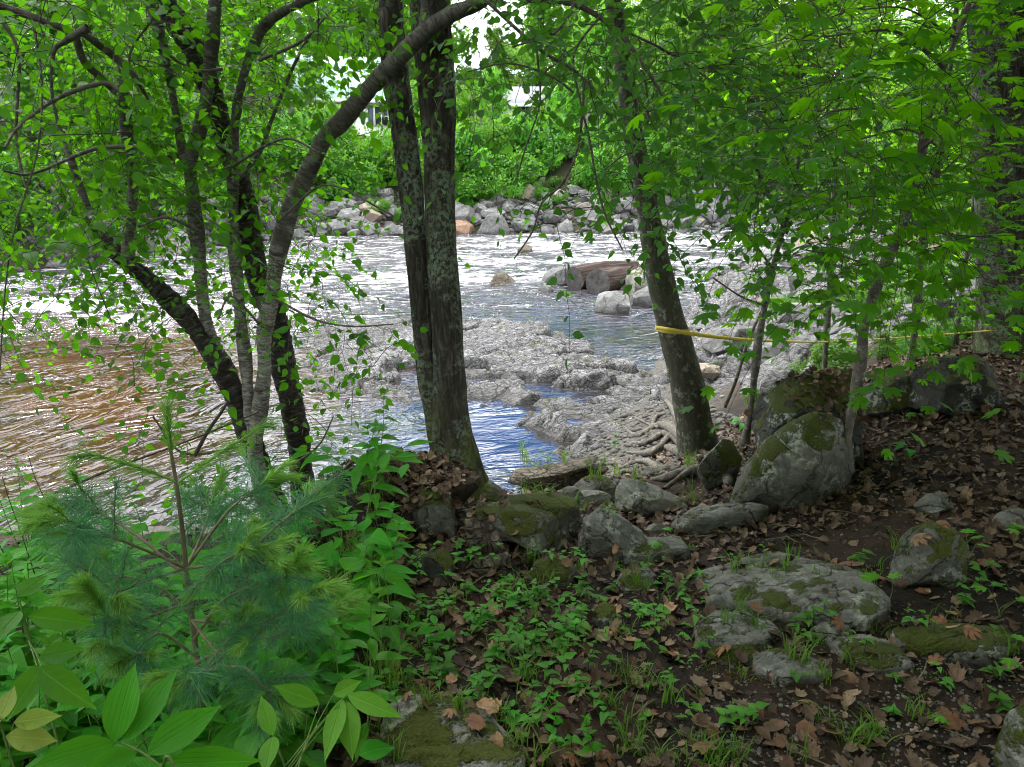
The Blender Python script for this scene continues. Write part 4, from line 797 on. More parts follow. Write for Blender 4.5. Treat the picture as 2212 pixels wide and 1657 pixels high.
# hanging branches in the upper middle (from the limb overhead)
hb = empty('drooping_branch', 'leafy twigs drooping into the upper middle over the river', 'branch'); nodes_h = []
for q in ([(1000, -60, 3.5, 16), (1060, 10, 3.5, 9), (1171, 110, 3.5, 8), (1238, 150, 3.5, 6), (1290, 200, 3.5, 5)], [(1040, -40, 3.6, 18), (1130, -5, 3.6, 16), (1240, 8, 3.6, 14), (1330, 65, 3.6, 10), (1390, 140, 3.6, 9), (1450, 240, 3.6, 6)],
          [(1010, 155, 3.5, 3), (1100, 137, 3.5, 4), (1190, 165, 3.5, 5), (1240, 200, 3.5, 6)], [(1262, 170, 3.5, 6), (1258, 245, 3.5, 6), (1245, 330, 3.5, 5), (1215, 395, 3.5, 5), (1170, 440, 3.5, 4), (1150, 500, 3.5, 4), (1110, 560, 3.5, 3)],
          [(1258, 240, 3.5, 5), (1275, 310, 3.5, 5), (1290, 400, 3.5, 5), (1310, 470, 3.5, 4), (1345, 540, 3.5, 3)], [(1160, 110, 3.5, 5), (1166, 220, 3.5, 4), (1135, 320, 3.5, 4), (1112, 400, 3.5, 3)], [(1330, 60, 3.6, 6), (1420, 100, 3.7, 5), (1500, 150, 3.8, 4), (1560, 190, 3.9, 3)],
          [(1300, 30, 3.6, 6), (1240, 120, 3.5, 5), (1258, 240, 3.5, 4)], [(1390, 140, 3.6, 5), (1400, 260, 3.7, 4), (1370, 330, 3.7, 4)], [(1240, 8, 3.6, 6), (1200, 70, 3.4, 5), (1110, 100, 3.3, 4)]):
    stem('branch', q, 'bark_sapling', hb, 8, 10, None, nodes_h)
# saplings on the right
def gbase(px, py): q = ground(px, py, 2, 9); return q[1]
saps = []
def sapling(label, pts, mat='bark_sapling', up=None, branches=(), name='sapling'):
    t = empty(name, label, 'sapling', 'saplings along the bank'); nl = []
    stem('trunk', pts, mat, t, 18, 14, knobbly if pts[0][3] > 12 else None, nl, up)
    for b in branches: stem('branch', b, mat, t, 8, 10, None, nl)
    saps.append((t, nl)); return t
dA = 3.9
s3 = sapling('pale spotted sapling bending right, nearest the camera beside the lichen-covered boulder', [(1818, 1070, dA, 25), (1826, 980, dA, 22), (1838, 900, dA, 23), (1850, 840, dA, 24), (1862, 760, dA, 21), (1868, 700, dA, 21), (1900, 600, dA, 22), (1935, 520, dA, 21), (1965, 450, dA, 19), (1985, 360, dA, 19), (1998, 290, dA, 18), (2018, 210, dA, 17), (2045, 130, dA, 15), (2080, 40, dA, 14), (2105, -40, dA, 12)], up=2,
             branches=([(1995, 290, dA, 8), (1970, 240, dA-.1, 7), (1920, 233, dA-.2, 6), (1800, 240, dA-.3, 4), (1760, 270, dA-.3, 3)], [(2040, 145, dA, 10), (2000, 110, dA-.1, 8), (1940, 70, dA-.3, 7), (1880, 66, dA-.4, 6), (1780, 80, dA-.5, 4)], [(2060, 80, dA, 6), (1960, 20, dA-.4, 4), (1860, 20, dA-.6, 3)], [(1900, 600, dA, 5), (1840, 560, dA-.2, 4), (1740, 540, dA-.4, 3)], [(1990, 320, dA, 5), (2090, 250, dA-.5, 5), (2200, 230, dA-.8, 3)]))
dB = 5.2
s4 = sapling('slim dark sapling standing just behind the pale spotted one', [(1972, 880, dB, 17), (1968, 800, dB, 17), (1978, 700, dB, 16), (1990, 560, dB, 15), (2005, 450, dB, 14), (2030, 330, dB, 13), (2048, 200, dB, 12), (2056, 120, dB, 10), (2070, -30, dB, 8)], branches=([(2042, 230, dB, 7), (2080, 190, dB-.3, 5), (2150, 150, dB-.6, 4)], [(2032, 320, dB, 6), (1960, 280, dB-.3, 5), (1860, 300, dB-.6, 4)], [(2015, 410, dB, 6), (2100, 350, dB-.8, 5), (2200, 300, dB-1.2, 4)], [(1995, 540, dB, 5), (1880, 500, dB-.5, 4), (1780, 520, dB-.8, 3)]))
dC = 5.4
s1 = sapling('thin crooked sapling between the leaning tree and the big dark boulder', [(1605, 975, dC, 22), (1622, 880, dC, 17), (1635, 760, dC, 17), (1645, 700, dC, 15), (1660, 620, dC, 12), (1680, 540, dC, 12), (1700, 460, dC, 11), (1722, 370, dC, 8), (1730, 200, dC, 6), (1740, 40, dC, 5)],
             branches=([(1692, 490, dC, 9), (1660, 420, dC-.2, 8), (1632, 350, dC-.3, 7), (1640, 250, dC-.4, 5), (1635, 190, dC-.4, 3)], [(1670, 580, dC, 6), (1600, 500, dC-.5, 5), (1530, 540, dC-1, 3)], [(1650, 660, dC, 5), (1600, 640, dC-.3, 4), (1540, 600, dC-.6, 3)]))
dD = 6.8
s2 = sapling('straight thin sapling rising behind the big dark boulder', [(1778, 850, dD, 14), (1783, 760, dD, 14), (1790, 640, dD, 12), (1797, 520, dD, 11), (1803, 400, dD, 10), (1808, 250, dD, 8), (1815, 60, dD, 6)], branches=([(1797, 480, dD, 6), (1740, 430, dD-.6, 4), (1680, 420, dD-1.2, 3)], [(1805, 350, dD, 5), (1880, 300, dD-.6, 4)]))
s5 = sapling('bare leaning stick between the leaning tree and the thin crooked sapling', [(1565, 880, 6.4, 9), (1590, 820, 6.4, 8), (1615, 740, 6.4, 7), (1650, 660, 6.4, 5)])
s6 = sapling('faint thin sapling in the shade left of the thick right trunk', [(2060, 780, 7, 12), (2075, 650, 7, 10), (2095, 500, 7, 9), (2110, 380, 7, 8), (2120, 200, 7, 6)])
sapling('leafless grey stick near the foot of the black boulder', [(1940, 830, 5.6, 8), (1965, 760, 5.8, 7), (1985, 700, 6, 6), (1996, 640, 6, 4)])
# thick trunk right edge
gr_ = 6.2
big = empty('ridged_tree', 'thick rough-barked tree at the right edge rising from the shade', 'tree'); nodes_r = []
stem('trunk', [(2205, 880, gr_, 190), (2192, 800, gr_, 158), (2190, 650, gr_, 140), (2186, 500, gr_, 138), (2180, 300, gr_, 136), (2172, 100, gr_, 134), (2165, -60, gr_, 130)], 'bark_ridged', big, 90, 26, ridge, nodes_r, up=6)
# unseen trees are added just off frame to shade the bank
# ------------------------------------------------------------------ leafy sprays
GRID = """7764667739667867676787675
7875674333578887688888765
8875563322257786688876655
8865675111245654588887644
8864544110134322378877744
6532232101012210446777743
4322212000000000213466633
3112222210000000101244223
1000101000000000000011110
1135131000000000011000000
0003210000000000000000000"""
GR = [[int(c) for c in l] for l in GRID.split('\n')]
def gval(px, py):
    i = int(py//100); j = int(px//100)
    if i < 0: i = 0
    if i >= len(GR): return 0
    j = max(0, min(len(GR[0])-1, j)); return GR[i][j]
def sprays(name, parent, nodes, n, region, depth, tpl, leafmat_, lsize, nl=(7, 13), spread=.42, flat=.5, mult=1., tw='twig', gridded=True, maxconn=.9, front=None, droop=.35):
    """leafy twigs of one tree: each starts near a branch, joined to it by a thin shoot"""
    la = Acc(); ta = Acc(); N = np.vstack(nodes)
    S = []
    k = 0
    while len(S) < n and k < n*40:
        k += 1
        px = random.uniform(region[0], region[2]); py = random.uniform(region[1], region[3])
        if gridded and random.random()*9 > gval(px, py)*mult: continue
        dd = random.uniform(*depth)
        if front is not None and random.random() > front[1] and dd < front[0]: continue
        if px < 860 and py > 480 and random.random() < .3: continue
        if px > 2110 and random.random() < .55: continue
        if px > 1400 and 650 < py < 790 and random.random() < .82: continue
        if (1160 < px < 1430 and 500 < py < 780) and random.random() < .93: continue
        if 1420 < px < 1760 and 420 < py < 780 and random.random() < .45: continue
        if px < 430 and 570 < py < 1000 and random.random() < .35: continue
        if 620 < px < 800 and 130 < py < 330 and random.random() < .8: continue
        if 990 < px < 1300 and 200 < py < 560 and random.random() < .35: continue
        if 872 < px < 995 and 60 < py and dd < 4.7 and random.random() < .93: continue
        S.append(P(px, py, dd))
    S = np.array(S)
    D = np.array([np.min(np.linalg.norm(N-s, axis=1)) for s in S]); S = S[np.argsort(D)]
    for s in S:
        dv = np.linalg.norm(N-s, axis=1); i = int(np.argmin(dv)); b = N[i]; L = dv[i]
        dirn = (s-b)/(L+1e-6)
        if L < maxconn and L > .03:
            mid = (s+b)/2+np.array([0, 0, .12*L])+rng.normal(0, .06*L, 3); C = catmull(np.array([b, mid, s]), 4); rr = np.linspace(.0016+.0022*min(L, .8), .0015, len(C))
            V, Q, B = tube(C, rr, 4, 1); ta.add(V, Q, A=B); N = np.vstack([N, C[2::3]])
        ln = random.uniform(.6, 1.3)*spread; d = dirn*.5+rdir(1, .4)[0]*.7+np.array([0, 0, -.15]); d /= np.linalg.norm(d)
        m_ = random.randint(*nl); t = np.linspace(0, 1, 6)[:, None]; C = s+d*ln*t+np.array([0, 0, -droop*ln])*t*t+rng.normal(0, .008, (6, 3))
        V, Q, B = tube(C, np.linspace(.0016, .0008, 6), 4, 1); ta.add(V, Q, A=B); N = np.vstack([N, C[3:4]])
        tt = np.linspace(.08, 1, m_); pos = np.stack([np.interp(tt, t[:, 0], C[:, j]) for j in range(3)], -1)
        side = np.cross(d, [0, 0, 1.]); side /= np.linalg.norm(side)+1e-6
        sg = np.where(np.arange(m_) % 2, 1., -1.)[:, None]
        fw = d*.55+side*sg*.8+rng.normal(0, .22, (m_, 3))+np.array([0, 0, -.25]); up = np.array([0, 0, 1.])*flat+rdir(m_)*(1-flat)
        stamp(la, tpl, pos+fw*.012, rotm(fw, up), rng.uniform(*lsize, m_)*rng.uniform(.62, 1.12), rng.random(m_), .28)
    ta.build('twigs', M[tw], parent, attr='bk'); la.build('foliage', M[leafmat_], parent, smooth=True)
sprays('b', birch, nodes_b, 700, (150, -60, 960, 760), (3.1, 5.8), OVATE, 'leaf_ovate', (.042, .07), front=(4.1, .10))
sprays('b2', birch, nodes_b, 60, (230, 560, 900, 1080), (3.4, 4.4), OVATE, 'leaf_ovate', (.045, .07), nl=(6, 10))
sprays('t', tl, nodes_t, 460, (-250, -60, 330, 900), (2.7, 5.2), OVATE, 'leaf_ovate', (.042, .07), front=(3.6, .35))
sprays('h', hb, nodes_h, 250, (985, -90, 1640, 600), (3.0, 4.6), OVATE, 'leaf_centre', (.042, .064), mult=1.1)
sprays('l', lean, nodes_l, 55, (1180, -60, 1560, 420), (5, 8), OVATE, 'leaf_centre', (.05, .08))
sprays('s1', s1, saps[2][1], 130, (1470, 200, 1830, 690), (4.4, 6.2), OVATE, 'leaf_beech', (.06, .09), flat=.75, spread=.5)
sprays('s3', s3, saps[0][1], 230, (1640, -80, 2260, 660), (2.5, 4.6), MAPLE, 'leaf_maple', (.065, .10), nl=(4, 8), flat=.82, spread=.5, droop=.5)
sprays('s4', s4, saps[1][1], 205, (1580, -80, 2300, 740), (4, 6.4), MAPLE_LO, 'leaf_maple', (.065, .10), nl=(5, 9), flat=.8, spread=.5, droop=.5)
sprays('s2', s2, saps[3][1], 95, (1520, 0, 2000, 640), (5.5, 8), MAPLE_LO, 'leaf_maple', (.065, .10), nl=(5, 9), flat=.8, spread=.55)
sprays('s6', s6, saps[5][1], 110, (1880, 250, 2350, 830), (6, 8.5), MAPLE_LO, 'leaf_maple', (.065, .10), nl=(5, 9), flat=.8, spread=.55)

# crowns above the frame
def cards(acc, C, size, up=.4):
    n = len(C); fw = rdir(n, .5); stamp(acc, SMALL, C, rotm(fw, np.array([0, 0, 1.])*up+rdir(n)*(1-up)), size, rng.random(n), .1)
def crown(parent, cx, cy, z0, z1, rx, n, size=.2):
    a = Acc(); lob = [(cx+random.gauss(0, rx*.45), cy+random.gauss(0, rx*.45), random.uniform(z0+.8, z1-.5), random.uniform(.35, .55)*rx) for k in range(16)]
    L = np.array(lob); idx = rng.integers(0, len(L), n); q = rdir(n)*(rng.random(n)**.45)[:, None]*L[idx, 3][:, None]; q[:, 2] *= .55; C = L[idx, :3]+q; C = C[(C[:, 2] > z0)]
    C = C[C[:, 2] > 1.6+np.maximum(C[:, 1], .5)*.26+.35]
    cards(a, C, rng.uniform(size*.7, size*1.3, len(C))); a.build('crown', M['leaf_canopy'], parent, smooth=False)
crown(ash, -.4, 4.5, 3.4, 10, 3.4, 8500, .2)
crown(lean, 1.2, 6.2, 4.0, 9, 2.6, 9000)
crown(big, 5.4, 5.0, 3.2, 11, 3.6, 11000)
crown(birch, -2.6, 3.8, 3.2, 7.5, 2.2, 3500)
def offtree(label, x, y, h_, rx, n, r=.18):  # unseen tree, added out of frame for the shade it casts
    t = empty('shade_tree', label, 'tree', 'unseen shade trees added outside the frame'); z = gh(x, y)-.1
    V, Q, B = tube(np.array([[x, y, z], [x+.1, y, z+h_*.3], [x, y+.1, z+h_*.6], [x+.1, y, z+h_*.9]]), np.array([r*1.3, r, r*.8, r*.4]), 24, 12, ridge); mk('trunk', V, [Q], M['bark_ridged'], t, bk=B, smooth=True); crown(t, x, y, 3.0, h_, rx, n)
crown(big, 3.2, 3.6, 2.9, 8, 2.3, 14000, .2)  # this and the next crown: extra canopy out of view, added to darken the right
crown(big, 4.2, 6.4, 3.7, 8, 1.9, 8000, .2)
offtree('unseen shade tree added behind the viewer to the right', 2.6, -2.2, 9, 3.6, 9500)
offtree('unseen shade tree added behind the viewer to the left', -3.6, -2.5, 9, 3.2, 5000)
offtree('tall unseen shade tree added on the bank far to the right', 6.5, 1.2, 10, 3.6, 12000)
offtree('unseen shade tree added beside the river far to the left', -6.5, 3.2, 8.5, 2.8, 4000)

# ------------------------------------------------------------------ far trees and bushes
FT = []
def fartree(seed, H, Rr, n, size, low=.22):
    r = np.random.default_rng(seed); a = Acc(); nl = 26; L = []
    for k in range(nl):
        t = r.uniform(low, .95); rad = Rr*(1-abs(t-.5)**1.6*1.5)*.75; an = r.uniform(0, 6.28); q = r.uniform(.2, 1); L.append((math.cos(an)*rad*q, math.sin(an)*rad*q, H*t, Rr*r.uniform(.26, .46)))
    L = np.array(L); idx = r.integers(0, nl, n); v = r.normal(size=(n, 3)); v /= np.linalg.norm(v, axis=1)[:, None]
    rr = r.random(n)**.35; q = v*rr[:, None]*L[idx, 3][:, None]; q[:, 2] *= .75; C = L[idx, :3]+q; C += .12*Rr*np.stack([vnoise(C*1.2, seed), vnoise(C*1.2+7, seed), vnoise(C*1.2+3, seed)], -1)
    fw = r.normal(size=(n, 3)); up = v*.6+np.array([0, 0, .6]); stamp(a, SMALL, C, rotm(fw, up), r.uniform(size*.65, size*1.35, n), r.random(n), .1)
    root = bpy.data.objects.new('broadleaf_tree', None); sc.collection.objects.link(root)
    a.build('crown', M['leaf_far'], root, smooth=False)
    V, Q, B = tube(np.array([[0, 0, -.5], [.1, 0, H*.3], [-.1, .1, H*.6], [0, 0, H*.88]]), np.array([.22, .17, .12, .04])*H/10, 10, 5); ta = Acc(); ta.add(V, Q, A=B)
    for l in L[::2]:
        zb = l[2]*.6; V, Q, B = tube(np.array([[0, 0, zb], [l[0]*.5, l[1]*.5, (zb+l[2])/2], [l[0], l[1], l[2]]]), np.array([.08, .05, .02])*H/10, 5, 4); ta.add(V, Q, A=B)
    ta.build('trunk', M['bark_smoothgrey'], root, attr='bk'); return root
for k, (H, Rr, n_) in enumerate(((11, 4.2, 13000), (13, 4.6, 15000), (9, 3.8, 11000), (12, 3.6, 12000), (10, 4.6, 13000))): FT.append(fartree(200+k, H, Rr, n_, .27))
def bush(seed, Rr, H, n, size):
    r = np.random.default_rng(seed); a = Acc(); L = np.array([(r.normal(0, Rr*.45), r.normal(0, Rr*.45), H*r.uniform(.15, .75), Rr*r.uniform(.3, .5)) for k in range(12)])
    idx = r.integers(0, 12, n); v = r.normal(size=(n, 3)); v /= np.linalg.norm(v, axis=1)[:, None]; C = L[idx, :3]+v*(r.random(n)**.35)[:, None]*L[idx, 3][:, None]; C[:, 2] = np.abs(C[:, 2])
    fw = r.normal(size=(n, 3)); up = v*.6+np.array([0, 0, .6]); stamp(a, SMALL, C, rotm(fw, up), r.uniform(size*.65, size*1.35, n), r.random(n), .1)
    return a.build('bush', M['leaf_bush'], None, smooth=False)
BS = [bush(300+k, 1.5, 1.7, 4200, .15) for k in range(5)]
ft_used = set(); bs_used = set()
def ctree(k, x, y, s, label, group):
    src = FT[k]
    if k not in ft_used: ft_used.add(k); o = src
    else:
        o = src.copy(); sc.collection.objects.link(o)
        for ch in src.children: c = ch.copy(); sc.collection.objects.link(c); c.parent = o
    o.location = (x, y, gh(x, y)-.1); o.scale = (s, s, s*random.uniform(.9, 1.1)); o.rotation_euler = (0, 0, random.uniform(0, 6.28)); tag(o, label, 'tree', group)
def cbush(k, x, y, s, label, group, sz=1.):
    src = BS[k]
    if k not in bs_used: bs_used.add(k); o = src
    else: o = src.copy(); sc.collection.objects.link(o)
    o.location = (x, y, max(gh(x, y), WZ)-.1); o.scale = (s, s, s*sz); o.rotation_euler = (0, 0, random.uniform(0, 6.28)); tag(o, label, 'bush', group)
TR = [(-34, 31, 1.1), (-28, 28, 1.0), (-23, 27, .85), (-20, 31.5, .8), (-17.5, 33.5, .75), (-25, 36, 1.1), (-20, 40, 1.), (-18.5, 46, .95), (-30, 42, 1.2), (-38, 40, 1.2), (-24, 50, 1.2),
      (6, 52, .62), (9.5, 51, .8), (13, 52, .95), (17, 54, 1.05), (21, 57, 1.1), (26, 60, 1.15), (32, 64, 1.2), (11, 60, 1.1), (16, 64, 1.2), (39, 68, 1.2),
      (-15, 66, 1.25), (-10.5, 70, 1.3), (-7.4, 74, 1.2), (-19, 60, 1.0), (-3.5, 74, .45), (2.5, 66, .85), (5, 70, 1.05), (-1, 76, .62), (-12, 80, 1.), (9, 78, 1.2), (18, 80, 1.3), (-24, 70, 1.3), (-32, 60, 1.3), (28, 80, 1.3), (-5.8, 52.5, .33), (-1.2, 51, .32), (1.6, 50.5, .3), (-14.6, 51, .42), (-3.6, 54, .36), (3.6, 52, .4), (-12.4, 50.5, .32)]
for i, (x, y, s) in enumerate(TR):
    lab = 'leafy tree on the far left bank, its foliage filling the view behind the birch clump' if x < -16.5 and y < 55 else 'broadleaf tree on the far bank to the right of the houses' if x > 5 and y < 65 else 'small rounded tree standing between the two houses' if s < .35 else 'tree rising on the slope behind the houses'
    ky = lab[:5]; lab = ({'leafy': 'leafy tree of the far left bank, ', 'broad': 'broadleaf tree, far right bank, ', 'small': 'small rounded tree between the houses, ', 'tree ': 'tree on slope behind houses, '}[ky]+('nearer row, ' if y < (40 if ky == 'leafy' else 58 if ky == 'broad' else 70) else 'back row, ')+faraway((x, y, 4)))
    ctree(i % 5, x, y, s, lab, {'leafy': 'trees of the far left bank', 'broad': 'trees of the far right bank', 'small': 'small trees between the houses', 'tree ': 'trees behind the houses'}[ky])
for i, (x, y, s) in enumerate(((14, 20, .75), (17, 25, .85), (12.5, 15.5, .6), (10.5, 20, .5), (20, 30, .95), (24, 22, 1.), (15, 12, .7), (18, 34, .9), (24, 38, 1.), (11, 11, .55), (9, 13.5, .42), (29, 33, 1.1), (13, 26, .6))):
    ctree((i+2) % 5, x, y, s, 'leafy tree of the near bank wood behind the maple saplings', 'trees of the near bank wood')
for i, (x, y, s_) in enumerate(((-11, -5, .9), (-6, -6.5, 1.), (-1, -5.8, .9), (4, -6, 1.), (9, -5, .95), (12, 0, .8), (10.5, 4, .6), (-13, -1.5, .8), (0, -10, 1.2), (-9, -11, 1.2), (9, -11, 1.2), (15, 6, .9))):  # unseen trees added around the camera so light comes from the river side
    ctree(i % 5, x, y, s_, 'unseen tree added behind and beside the viewer to block light', 'unseen light-blocking trees added outside the frame')
nb = 0
for i in range(110):
    x = random.uniform(-17, 22); y = float(yfar(x))+random.uniform(3.0, 8.5)
    if -13.5 < x < -8 and y > 44.5: y = float(yfar(x))+random.uniform(4, 7)
    cbush(i % 5, x, y, random.uniform(.75, 1.35), 'bright green shrub on the far bank '+faraway((x, y, 1)), 'shrubs along the far bank', random.uniform(.8, 1.25))
for i in range(44):
    x = random.uniform(-15, 15); y = float(yfar(x))+random.uniform(1.2, 4.2); cbush(i % 5, x, y, random.uniform(.22, .45), 'small green tuft in the riprap '+faraway((x, y, 0)), 'tufts in the riprap')
for i in range(9):
    x = random.uniform(-24, -15); y = float(yfar(x))+random.uniform(1.5, 6); cbush(i % 5, x, y, random.uniform(.6, 1.), 'shaded shrub on the far left bank', 'shrubs of the far left bank')
for i in range(26):
    px = random.uniform(1700, 2300); y = random.uniform(9.5, 18); q = P(px, 700, y); cbush(i % 5, q[0], y, random.uniform(.3, .55), ('low bright shrub on the near bank behind the '+('big dark boulder' if px < 1880 else 'low green-grey boulder' if px < 2010 else 'black shaded boulder')), 'undergrowth of the near bank', .8)
for i in range(46):
    x = random.uniform(2.3, 7.5); y = random.uniform(6.6, 12)
    if x < 2.2+(y-6.6)*.35: continue
    cbush(i % 5, x, y, random.uniform(.10, .26), 'low leafy clump on the slope behind the big dark boulder', 'ground plants behind the boulders', .8)
for i in range(8):
    q = P(random.uniform(1210, 1380), 660, 19.5+random.uniform(-1.5, 1)); cbush(i % 5, q[0], q[1], random.uniform(.06, .11), 'small bright green plant growing at the waterline below the driftwood log', 'waterline plants')

# ------------------------------------------------------------------ houses
M['siding'] = None
m, nt = newmat('white_siding'); g = G(nt); z = g.sep(g.pos())[2]; f = g.math('FRACT', g.math('MULTIPLY', z, 6.5)); c = g.mix(g.noise(g.pos(), 3, 4), (.62, .61, .57), (.74, .73, .69)); c = g.mix(g.rng(f, 0, .12, .6, 0), c, (.25, .25, .24)); g.out(g.princ(c, .6, .3, g.bump(f, .02, .8))); M['siding'] = m
m, nt = newmat('green_metal_roof'); g = G(nt); x = g.sep(g.obj())[0]; f = g.math('FRACT', g.math('MULTIPLY', x, 2.5)); c = g.mix(g.noise(g.pos(), 1.5, 4), (.24, .40, .36), (.30, .46, .42)); c = g.mix(g.rng(f, 0, .12, .7, 0), c, (.12, .2, .18)); g.out(g.princ(c, .4, .4, g.bump(f, .03, .6))); M['roof_green'] = m
M['roof_grey'] = simple('grey_shingle', (.22, .22, .23), scale=30); M['white_paint'] = simple('white_paint', (.75, .75, .73), var=.08); M['shutter'] = simple('slate_blue_shutter', (.07, .10, .13), var=.15)
m, nt = newmat('window_glass'); g = G(nt); g.out(g.princ((.03, .035, .04), .08, .6)); M['glass'] = m
def bxV(x0, x1, y0, y1, z0, z1):
    V = np.array([(x, y, z) for z in (z0, z1) for y in (y0, y1) for x in (x0, x1)], float); Q = [(0, 2, 3, 1), (4, 5, 7, 6), (0, 1, 5, 4), (2, 6, 7, 3), (0, 4, 6, 2), (1, 3, 7, 5)]; return V, Q
def box(name, b, mat, parent):
    V, Q = bxV(*b); return mk(name, V, [np.array(Q)], M[mat], parent)
def house(label, loc, rz, W, D, h_, ridge_, roofm, wins, ov=.45):
    t = empty('house', label, 'house', loc=loc); t.rotation_euler = (0, 0, rz)
    V = np.array([(-W/2, -D/2, -1), (W/2, -D/2, -1), (W/2, D/2, -1), (-W/2, D/2, -1), (-W/2, -D/2, h_), (W/2, -D/2, h_), (W/2, D/2, h_), (-W/2, D/2, h_), (-W/2, 0, ridge_), (W/2, 0, ridge_)], float)
    mk('wall', V, [np.array([(0, 1, 5, 4), (2, 3, 7, 6)]), np.array([(1, 2, 6, 9, 5), (3, 0, 4, 8, 7)])], M['siding'], t)
    sl_ = (ridge_-h_)/(D/2); e = ov; a = Acc()
    for sg in (-1, 1):
        y0, z0 = sg*(D/2+e), h_-sl_*e+.06; V = np.array([(-W/2-e, y0, z0), (W/2+e, y0, z0), (W/2+e, 0, ridge_+.06), (-W/2-e, 0, ridge_+.06)], float); U = V+np.array([0, 0, .12])
        a.add(np.vstack([V, U]), Q=[(0, 1, 2, 3), (4, 7, 6, 5), (0, 4, 5, 1), (1, 5, 6, 2), (0, 3, 7, 4)])
        if roofm == 'roof_green':
            for k in range(int((W+2*e)/.42)):
                xx = -W/2-e+.2+k*.42; V = np.array([(xx, y0, z0+.12), (xx+.04, y0, z0+.12), (xx+.04, 0, ridge_+.18), (xx, 0, ridge_+.18)]); U = V+np.array([0, 0, .04]); a.add(np.vstack([V, U]), Q=[(4, 7, 6, 5), (0, 4, 5, 1), (1, 5, 6, 2), (0, 3, 7, 4), (0, 1, 2, 3)])
    a.build('roof', M[roofm], t, smooth=False)
    box('fascia', (-W/2-e-.02, W/2+e+.02, -D/2-e-.05, -D/2-e-.003, h_-sl_*e-.06, h_-sl_*e+.15), 'white_paint', t)
    for (wx, wz, ww, wh) in wins:
        w_ = box('window', (wx-ww/2, wx+ww/2, -D/2-.05, -D/2-.004, wz, wz+wh), 'white_paint', t)
        box('pane', (wx-ww/2+.07, wx+ww/2-.07, -D/2-.065, -D/2-.052, wz+.07, wz+wh-.07), 'glass', w_)
        a = Acc(); V, Q = bxV(wx-.02, wx+.02, -D/2-.08, -D/2-.067, wz+.07, wz+wh-.07); a.add(V, Q); V, Q = bxV(wx-ww/2+.07, wx+ww/2-.07, -D/2-.092, -D/2-.082, wz+wh/2-.025, wz+wh/2+.025); a.add(V, Q); a.build('muntin', M['white_paint'], w_, smooth=False)
        for sg in (-1, 1): box('shutter', (wx+sg*(ww/2+.22)-.16, wx+sg*(ww/2+.22)+.16, -D/2-.04, -D/2-.004, wz, wz+wh), 'shutter', t)
    return t
q = P(735, 300, 54)
hz_ = 1.6+54*math.tan(R(1.75))
house('white clapboard house with a pale green metal roof seen left of the twin trunks', (q[0]-.1, 56, hz_), R(14), 7.4, 6.5, 2.6, 5.2, 'roof_green', ((-2.2, .9, .9, 1.25), (2.3, .75, .95, 1.3)))
q = P(1150, 265, 60)
house('small cream house with grey roof glimpsed between the drooping twigs', (q[0]+.6, 61, 1.6+60*math.tan(R(2.2))), R(-6), 4.4, 4, 2.0, 3.1, 'roof_grey', ((-.9, .75, .8, 1.1),))

# ------------------------------------------------------------------ driftwood log
m, nt = newmat('weathered_wood'); g = G(nt); b = g.attr('bk'); a_ = g.noise(g.map(b, (1, 1, .06)), 16, 5, .65); c = g.ramp(a_, [(.3, (.010, .006, .005)), (.5, (.038, .022, .017)), (.78, (.13, .105, .09))]); g.out(g.princ(c, .85, .2, g.bump(a_, .05, 1))); M['wood'] = m
m, nt = newmat('cut_end'); g = G(nt); c = g.ramp(g.noise(g.obj(), 6, 5, .6), [(.3, (.02, .019, .018)), (.7, (.09, .083, .076))]); g.out(g.princ(c, .9, .2)); M['cut'] = m
def log(label, pts, r):
    t = empty('driftwood_log', label, 'log'); C = np.array([P(*q) for q in pts]); V, Q, B = tube(C, np.array(r), 32, 10, lambda b, s, th: .05*fbm(b*np.array([1, 1, .2])*5, 4, 2)); mk('trunk', V, [Q], M['wood'], t, bk=B, smooth=True)
    for k, i in ((0, 0), (1, len(V)-32)):
        ring = V[i:i+32]; c = ring.mean(0); ax = (C[1]-C[0])*(-1 if k == 0 else 1); ax /= np.linalg.norm(ax); VV = np.vstack([ring, c+(ring-c)*.55+ax*.02, [c+ax*.03]])
        T = [(64, 32+j, 32+(j+1) % 32) for j in range(32)]; Qd = [(j, (j+1) % 32, 32+(j+1) % 32, 32+j) for j in range(32)]; mk('cut_end', VV, [np.array(Qd), np.array(T)], M['cut'], t)
log('weathered driftwood log lying in front, its round cut end facing the camera', [(1290, 612, 19.8), (1325, 607, 20.5), (1375, 598, 21.5)], [.36, .36, .31])
log('weathered driftwood log lying behind, cut end to the left', [(1240, 605, 20.6), (1300, 592, 21.2), (1372, 585, 22)], [.36, .34, .3])
log('short stub of driftwood at the right under the two logs', [(1338, 612, 20.4), (1352, 608, 20.8), (1368, 604, 21.2)], [.18, .22, .24])

# ------------------------------------------------------------------ yellow webbing
m, nt = newmat('yellow_webbing'); g = G(nt); n_ = g.noise(g.pos(), 200, 3); g.out(g.princ(g.mix(n_, (.36, .28, .03), (.50, .40, .05)), .6, .3)); M['yellow'] = m
C = catmull(np.array([P(1418, 708, d3-.12), P(1445, 712, d3-.25), P(1500, 722, d3-.3), P(1580, 731, d3-.3), P(1680, 737, d3-.2), P(1800, 738, d3-.1), P(1950, 729, d3), P(2080, 719, d3), P(2212, 708, d3), P(2300, 701, d3)]), 12)
n_ = len(C); tt = np.linspace(0, 1, n_); ang = np.interp(tt, [0, .15, .4, .55, 1], [.05, .15, 1.1, 1.42, 1.48]); ups = np.stack([np.zeros(n_), np.sin(ang), np.cos(ang)], -1)
hw = .016; V = np.vstack([C-ups*hw+[0, .0012, 0], C+ups*hw+[0, .0012, 0], C+ups*hw-[0, .0012, 0], C-ups*hw-[0, .0012, 0]]); i = np.arange(n_-1)
